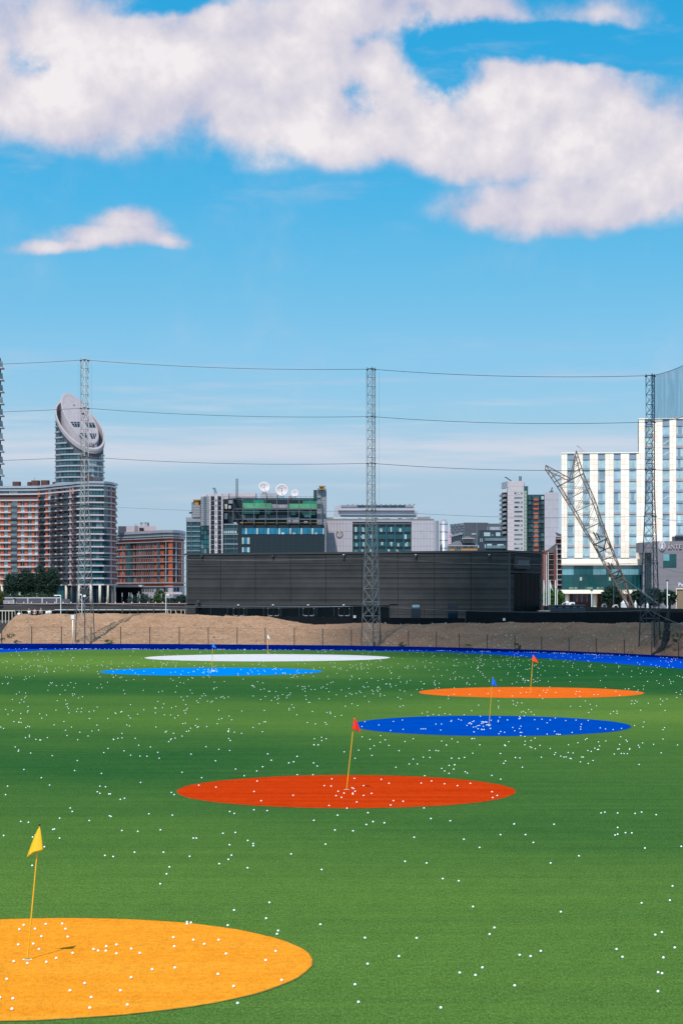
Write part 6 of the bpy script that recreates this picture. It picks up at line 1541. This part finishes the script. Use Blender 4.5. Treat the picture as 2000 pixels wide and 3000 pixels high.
# ================================================================== golf balls
M_ball = mk('golf_ball_white', (.86, .86, .85), .35, 0)
def ballmesh():
    b = MB(); n, h = 10, 7; vs = [(0, 0, -1)]
    for i in range(1, h):
        a = -math.pi/2+math.pi*i/h
        vs += [(math.cos(a)*math.cos(2*math.pi*k/n), math.cos(a)*math.sin(2*math.pi*k/n), math.sin(a)) for k in range(n)]
    vs.append((0, 0, 1)); fs = [(0, 1+(k+1) % n, 1+k) for k in range(n)]
    for i in range(h-2): fs += [(1+i*n+k, 1+i*n+(k+1) % n, 1+(i+1)*n+(k+1) % n, 1+(i+1)*n+k) for k in range(n)]
    l = len(vs)-1; fs += [(l, 1+(h-2)*n+k, 1+(h-2)*n+(k+1) % n) for k in range(n)]
    return vs, fs
BV, BF = ballmesh()
bme = bpy.data.meshes.new('golf_ball'); bme.from_pydata(BV, [], BF); bme.materials.append(M_ball)
bme.polygons.foreach_set('use_smooth', [True]*len(bme.polygons))
RAW = [(1.568, 0, 2380, "332,2 274,33 410,44 503,22 510,25 684,13 792,19 96,48 131,52 17,113 150,120 163,111 243,85 250,83 274,125 560,90 633,94 737,87 888,125 902,125 1024,103 1081,99 1138,136 1163,150 1163,160 1054,156 1441,43 1550,19 1538,88 1495,153 204,165 148,251 482,205 520,210 618,190 751,190 871,209 1063,204 1049,223 1007,243 1137,262 1337,198 1477,270 778,258 765,290 736,336 1237,422 1075,457 1222,495 1471,523 859,512 859,523 877,517 1046,527 1277,552 1272,567 109,528 89,548 161,546 210,524 286,522 301,546 190,581 311,583 84,619 153,615 179,640 334,658 258,681 213,699 63,696 126,705 430,640 451,647 488,627 486,648 535,619 535,660 603,638 642,658 796,585 888,597 800,627 938,616 1004,597 1038,661 1266,649 1220,691 699,733 803,725 602,770 1001,755 553,831 389,797 321,831 419,862 412,911 31,778 59,868 55,916 0,863 1073,811 1293,783 585,897 1091,886"),
       (1.568, 1000, 2380, "122,8 145,48 114,62 197,54 53,91 411,35 500,45 334,121 562,130 730,109 845,109 881,145 793,59 634,168 976,61 1192,9 1209,5 1268,9 1348,11 1378,5 1445,17 1268,76 1256,111 1268,107 1304,100 1333,101 1393,171 1560,163 1090,207 960,240 292,232 391,240 465,312 538,322 1520,346 1508,412 1378,424 604,441 1007,465 702,538 680,568 108,585 345,586 264,670 120,705 1471,559 1441,571 1263,637 1290,673 1530,630 1478,676 915,646 868,670 818,664 647,722 615,757 543,746 1454,744 1472,749 795,805 1453,832 62,800 78,881 456,907"),
       (1.568, 0, 2000, "913,478 992,487 1181,459 1167,507 1346,525 1199,550 1365,428 1437,428 1122,433 926,442 787,510 800,520 553,542 572,537 447,507 459,481 485,484 459,514 500,517 507,517 646,464 228,476 190,442 110,404 35,481 26,520 323,582 332,598 343,409 466,422 836,417 1082,402 1206,391 1179,411 1245,361 1326,374 1348,369 1364,344 1440,374 1457,388 1442,291 1461,291 1229,332 990,364 878,333 731,352 725,325 675,343 643,342 600,338 570,318 691,300 637,292 477,326 496,307 355,363 240,340 141,328 86,314 70,300 84,320 946,299 1005,311 1055,316 1058,270 1055,598 1076,607 1227,594 1166,590 165,265 183,268 187,268 218,257 308,247 301,223 367,232 357,267 294,183 249,198 192,167 183,147 214,153 128,204 95,169 64,183 58,132 129,113 317,143 352,137 375,122 447,116 411,169 495,169 590,156 599,166 583,198 595,203 522,266 542,260 560,237 621,260 714,143 755,152 784,152 803,166 818,155 716,208 787,262 797,237 836,250 857,228 867,226 840,192 851,190 898,201 906,210 752,101 808,113 855,129"),
       (1.4519, 480, 2050, "682,372 711,374 714,343 810,341 849,372 924,345 957,362 1094,361 1138,352 1193,364 1248,372 1303,362 1109,328 1395,398 1417,414 1398,423 1394,327 1432,343 741,396 766,404 732,415 755,422 800,381 807,384 813,396 803,408 803,404 849,414 883,405 820,442 778,467 702,457 976,436 1017,439 964,455 1106,466 867,486 739,497 889,525 937,530 861,537 638,519 727,560 804,564 1135,511 1217,521 1489,535 854,98 842,119 976,97 1014,91 1017,131 914,112 964,136 1094,129 1103,129 1112,129 1156,108 1180,108 1177,134 1223,93 1300,103 1306,108 1312,98 1318,95 1316,121 1334,115 1351,98 1356,104 1366,99 1372,101 1358,118 1372,112 1336,128 1351,132 1361,131 1388,127 1318,142 1122,73 1391,92 1421,98 1461,91 1432,140 1514,84 1512,76 1515,144 1517,157 1483,123 1060,170 1025,182 1181,180 1202,197 1129,220 1157,220 1167,222 1103,249 1131,250 1060,257 1043,278 1078,278 986,292 1223,253 1255,254 1278,250 1213,284 1235,282 1232,300 1212,318 1194,308 1181,297 1281,311 1290,317 1313,232 1431,233 1452,265 1445,275 1494,250 1524,292 1466,183 1450,199 1343,196 1311,169 884,241 813,254 767,226 828,219 894,200 877,213 957,199 1000,221 876,173 920,185 941,175 921,157 843,162 690,170 640,170 657,196 638,195 532,273 552,268 637,273 652,287 567,245 457,262 442,235 420,290 395,308 305,300 220,264 282,178 115,236"),
       (2.24, 1300, 1780, "52,868 90,889 15,910 183,868 200,866 235,908 189,963 135,991 98,997 51,996 34,1043 71,1038 425,887 398,908 404,913 370,965 392,1030 404,1014 469,992 498,994 530,852 533,883 571,879 597,863 530,907 565,920 575,926 599,933 630,911 639,989 725,972 732,959 697,932 766,982 787,988 801,987 815,958 847,961 827,996 834,999 817,907 878,894 928,873 938,865 944,945 966,951 989,930 1007,938 1014,938 1021,914 1014,888 1062,882 1117,968 1140,936 1149,934 1153,905 1195,876 1202,885 1159,854 1219,932 1217,938 1163,964 1181,965 1203,966 1275,910 1282,923 1303,895 1375,904 1425,960 1437,869 1532,908 1280,1037 904,988 914,988 895,1020 947,1030 978,1011 239,720 96,740 113,746 46,754 163,768 172,764 180,770 151,781 197,751 210,790 224,803 246,768 256,757 263,760 280,757 233,781 289,775 304,778 295,783 305,800 248,806 262,809 197,823 366,727 356,748 417,744 371,821 397,826 361,836 505,786 496,802 464,816 510,827 527,718 500,731 493,737 595,743 643,740 676,763 697,745 730,733 799,749 866,746 615,804 725,820 740,838 752,840 762,840 677,838 841,827 902,772 897,790 897,806 1025,797 1060,804 1110,808 1165,800 946,748 1250,780 1312,757 1306,789 1437,807 1447,794")]
balls = []
for s, ox, oy, txt in RAW:
    for q in txt.split():
        x, y = q.split(','); balls.append((ox+float(x)/s, oy+float(y)/s))
rb = random.Random(21)
def circ_at(P):
    for nm, m, cx, cy, rx, ry, lab in CIR:
        if ((P.x-cx)/rx)**2+((P.y-cy)/ry)**2 < 1: return nm
    return None
def rnd(y0, y1, n, x0=-30, x1=2030):
    k = 0
    while k < n:
        y = rb.uniform(y0, y1); x = rb.uniform(x0, x1)
        if rb.random() < .35 and k: x = balls[-1][0]+rb.gauss(0, 18); y = balls[-1][1]+rb.gauss(0, 5)
        if not y0 < y < y1: continue
        P = Gd(x, y)
        if P.y > skD(x)-.5: continue
        z = circ_at(P)
        if z == 'white' and rb.random() < .9: continue
        if z in ('orange', 'red', 'amber') : continue
        balls.append((x, y)); k += 1
rnd(1903, 1960, 300); rnd(1950, 2030, 330); rnd(2020, 2100, 190); rnd(2100, 2180, 50, 0, 1000)
rnd(1912, 1985, 60, 1300, 2020)
for i in range(26): balls.append((rb.uniform(1260, 1870), rb.uniform(2016, 2045)))       # on the orange circle
for i in range(40): balls.append((rb.gauss(622, 10) if i < 22 else rb.uniform(320, 920), rb.gauss(1966, 3) if i < 22 else rb.uniform(1959, 1978)))
BL = []
for x, y in balls:
    P = Gd(x, y)
    if P.y < skD(x)-.2: BL.append((P.y, P))
for i in range(330):                                            # balls that have rolled against the blue bank
    x = rb.uniform(-20, 2020) if rb.random() < .55 else rb.gauss(rb.choice((210, 270, 380, 420, 560, 640, 700, 960, 1300, 1420, 1560, 1640, 1750)), 14)
    D = skD(x)-abs(rb.gauss(0.05, .35))
    P = XY(x, D); BL.append((D, Vector((P.x, P.y, 0))))
BL.sort(key=lambda q: q[0])
FLAGS = {'amber': ((80, 2815), 'yellow flagstick', 'amber circle'), 'red': ((1015, 2315), 'red flagstick', 'brick-red circle'), 'blue': ((1432, 2126), 'blue flagstick', 'royal blue circle'), 'orange': ((1553, 2030), 'orange flagstick', 'orange circle')}
def ordn(k):
    if k == 1: return 'nearest'
    return {2: 'second nearest', 3: 'third nearest'}.get(k, f"{k}{'th' if 10 <= k % 100 <= 20 else {1: 'st', 2: 'nd', 3: 'rd'}.get(k % 10, 'th')} nearest")
LAB = {}
cnt = {}
for nm, (fp, fn, cn) in FLAGS.items():
    fpt = Gd(*fp); idx = sorted([i for i, (D, P) in enumerate(BL[:300]) if circ_at(P) == nm], key=lambda i: (BL[i][1]-fpt).length)
    for k, i in enumerate(idx): LAB[i] = f'golf ball on the {cn}, {ordn(k+1)} to the {fn}'
ZN = {}
for i, (D, P) in enumerate(BL[:300]):
    if i in LAB: continue
    z_ = ('right of the amber circle' if D < 36 else 'between the amber and red circles' if D < 53 else ('left' if P.x < 0 else 'right')+' of the red circle' if D < 65 else 'just behind the red circle')
    ZN.setdefault(z_, []).append((P.x/P.y, i))
for z_, q in ZN.items():
    for k, (_, i) in enumerate(sorted(q)):
        LAB[i] = f'golf ball on green turf {z_}, '+('leftmost' if k == 0 else ordn(k+1).split()[0]+' from the left')
far = MB()
for i, (D, P) in enumerate(BL):
    r = .0215*(1+.30*min(1, max(0, (D-40)/100)))
    zn = circ_at(P); z = (.012 if zn else .002)+r*.92
    if i < 300:
        o = bpy.data.objects.new('golf_ball', bme)
        reg(o, Matrix.Translation((P.x, P.y, z)) @ Matrix.Rotation(rb.uniform(0, 6), 4, 'Z') @ Matrix.Diagonal((r, r, r, 1)))
        tag(o, LAB[i], 'golf ball', 'golf balls on '+('the green turf' if zn is None else f'the {zn} circle'))
    else:
        far.idx([Vector((P.x+v[0]*r, P.y+v[1]*r, z+v[2]*r)) for v in BV], BF)
tag(far.build('golf_balls', M_ball, smooth=True), 'countless white golf balls scattered over the far half of the turf', 'golf balls', None, 'stuff')
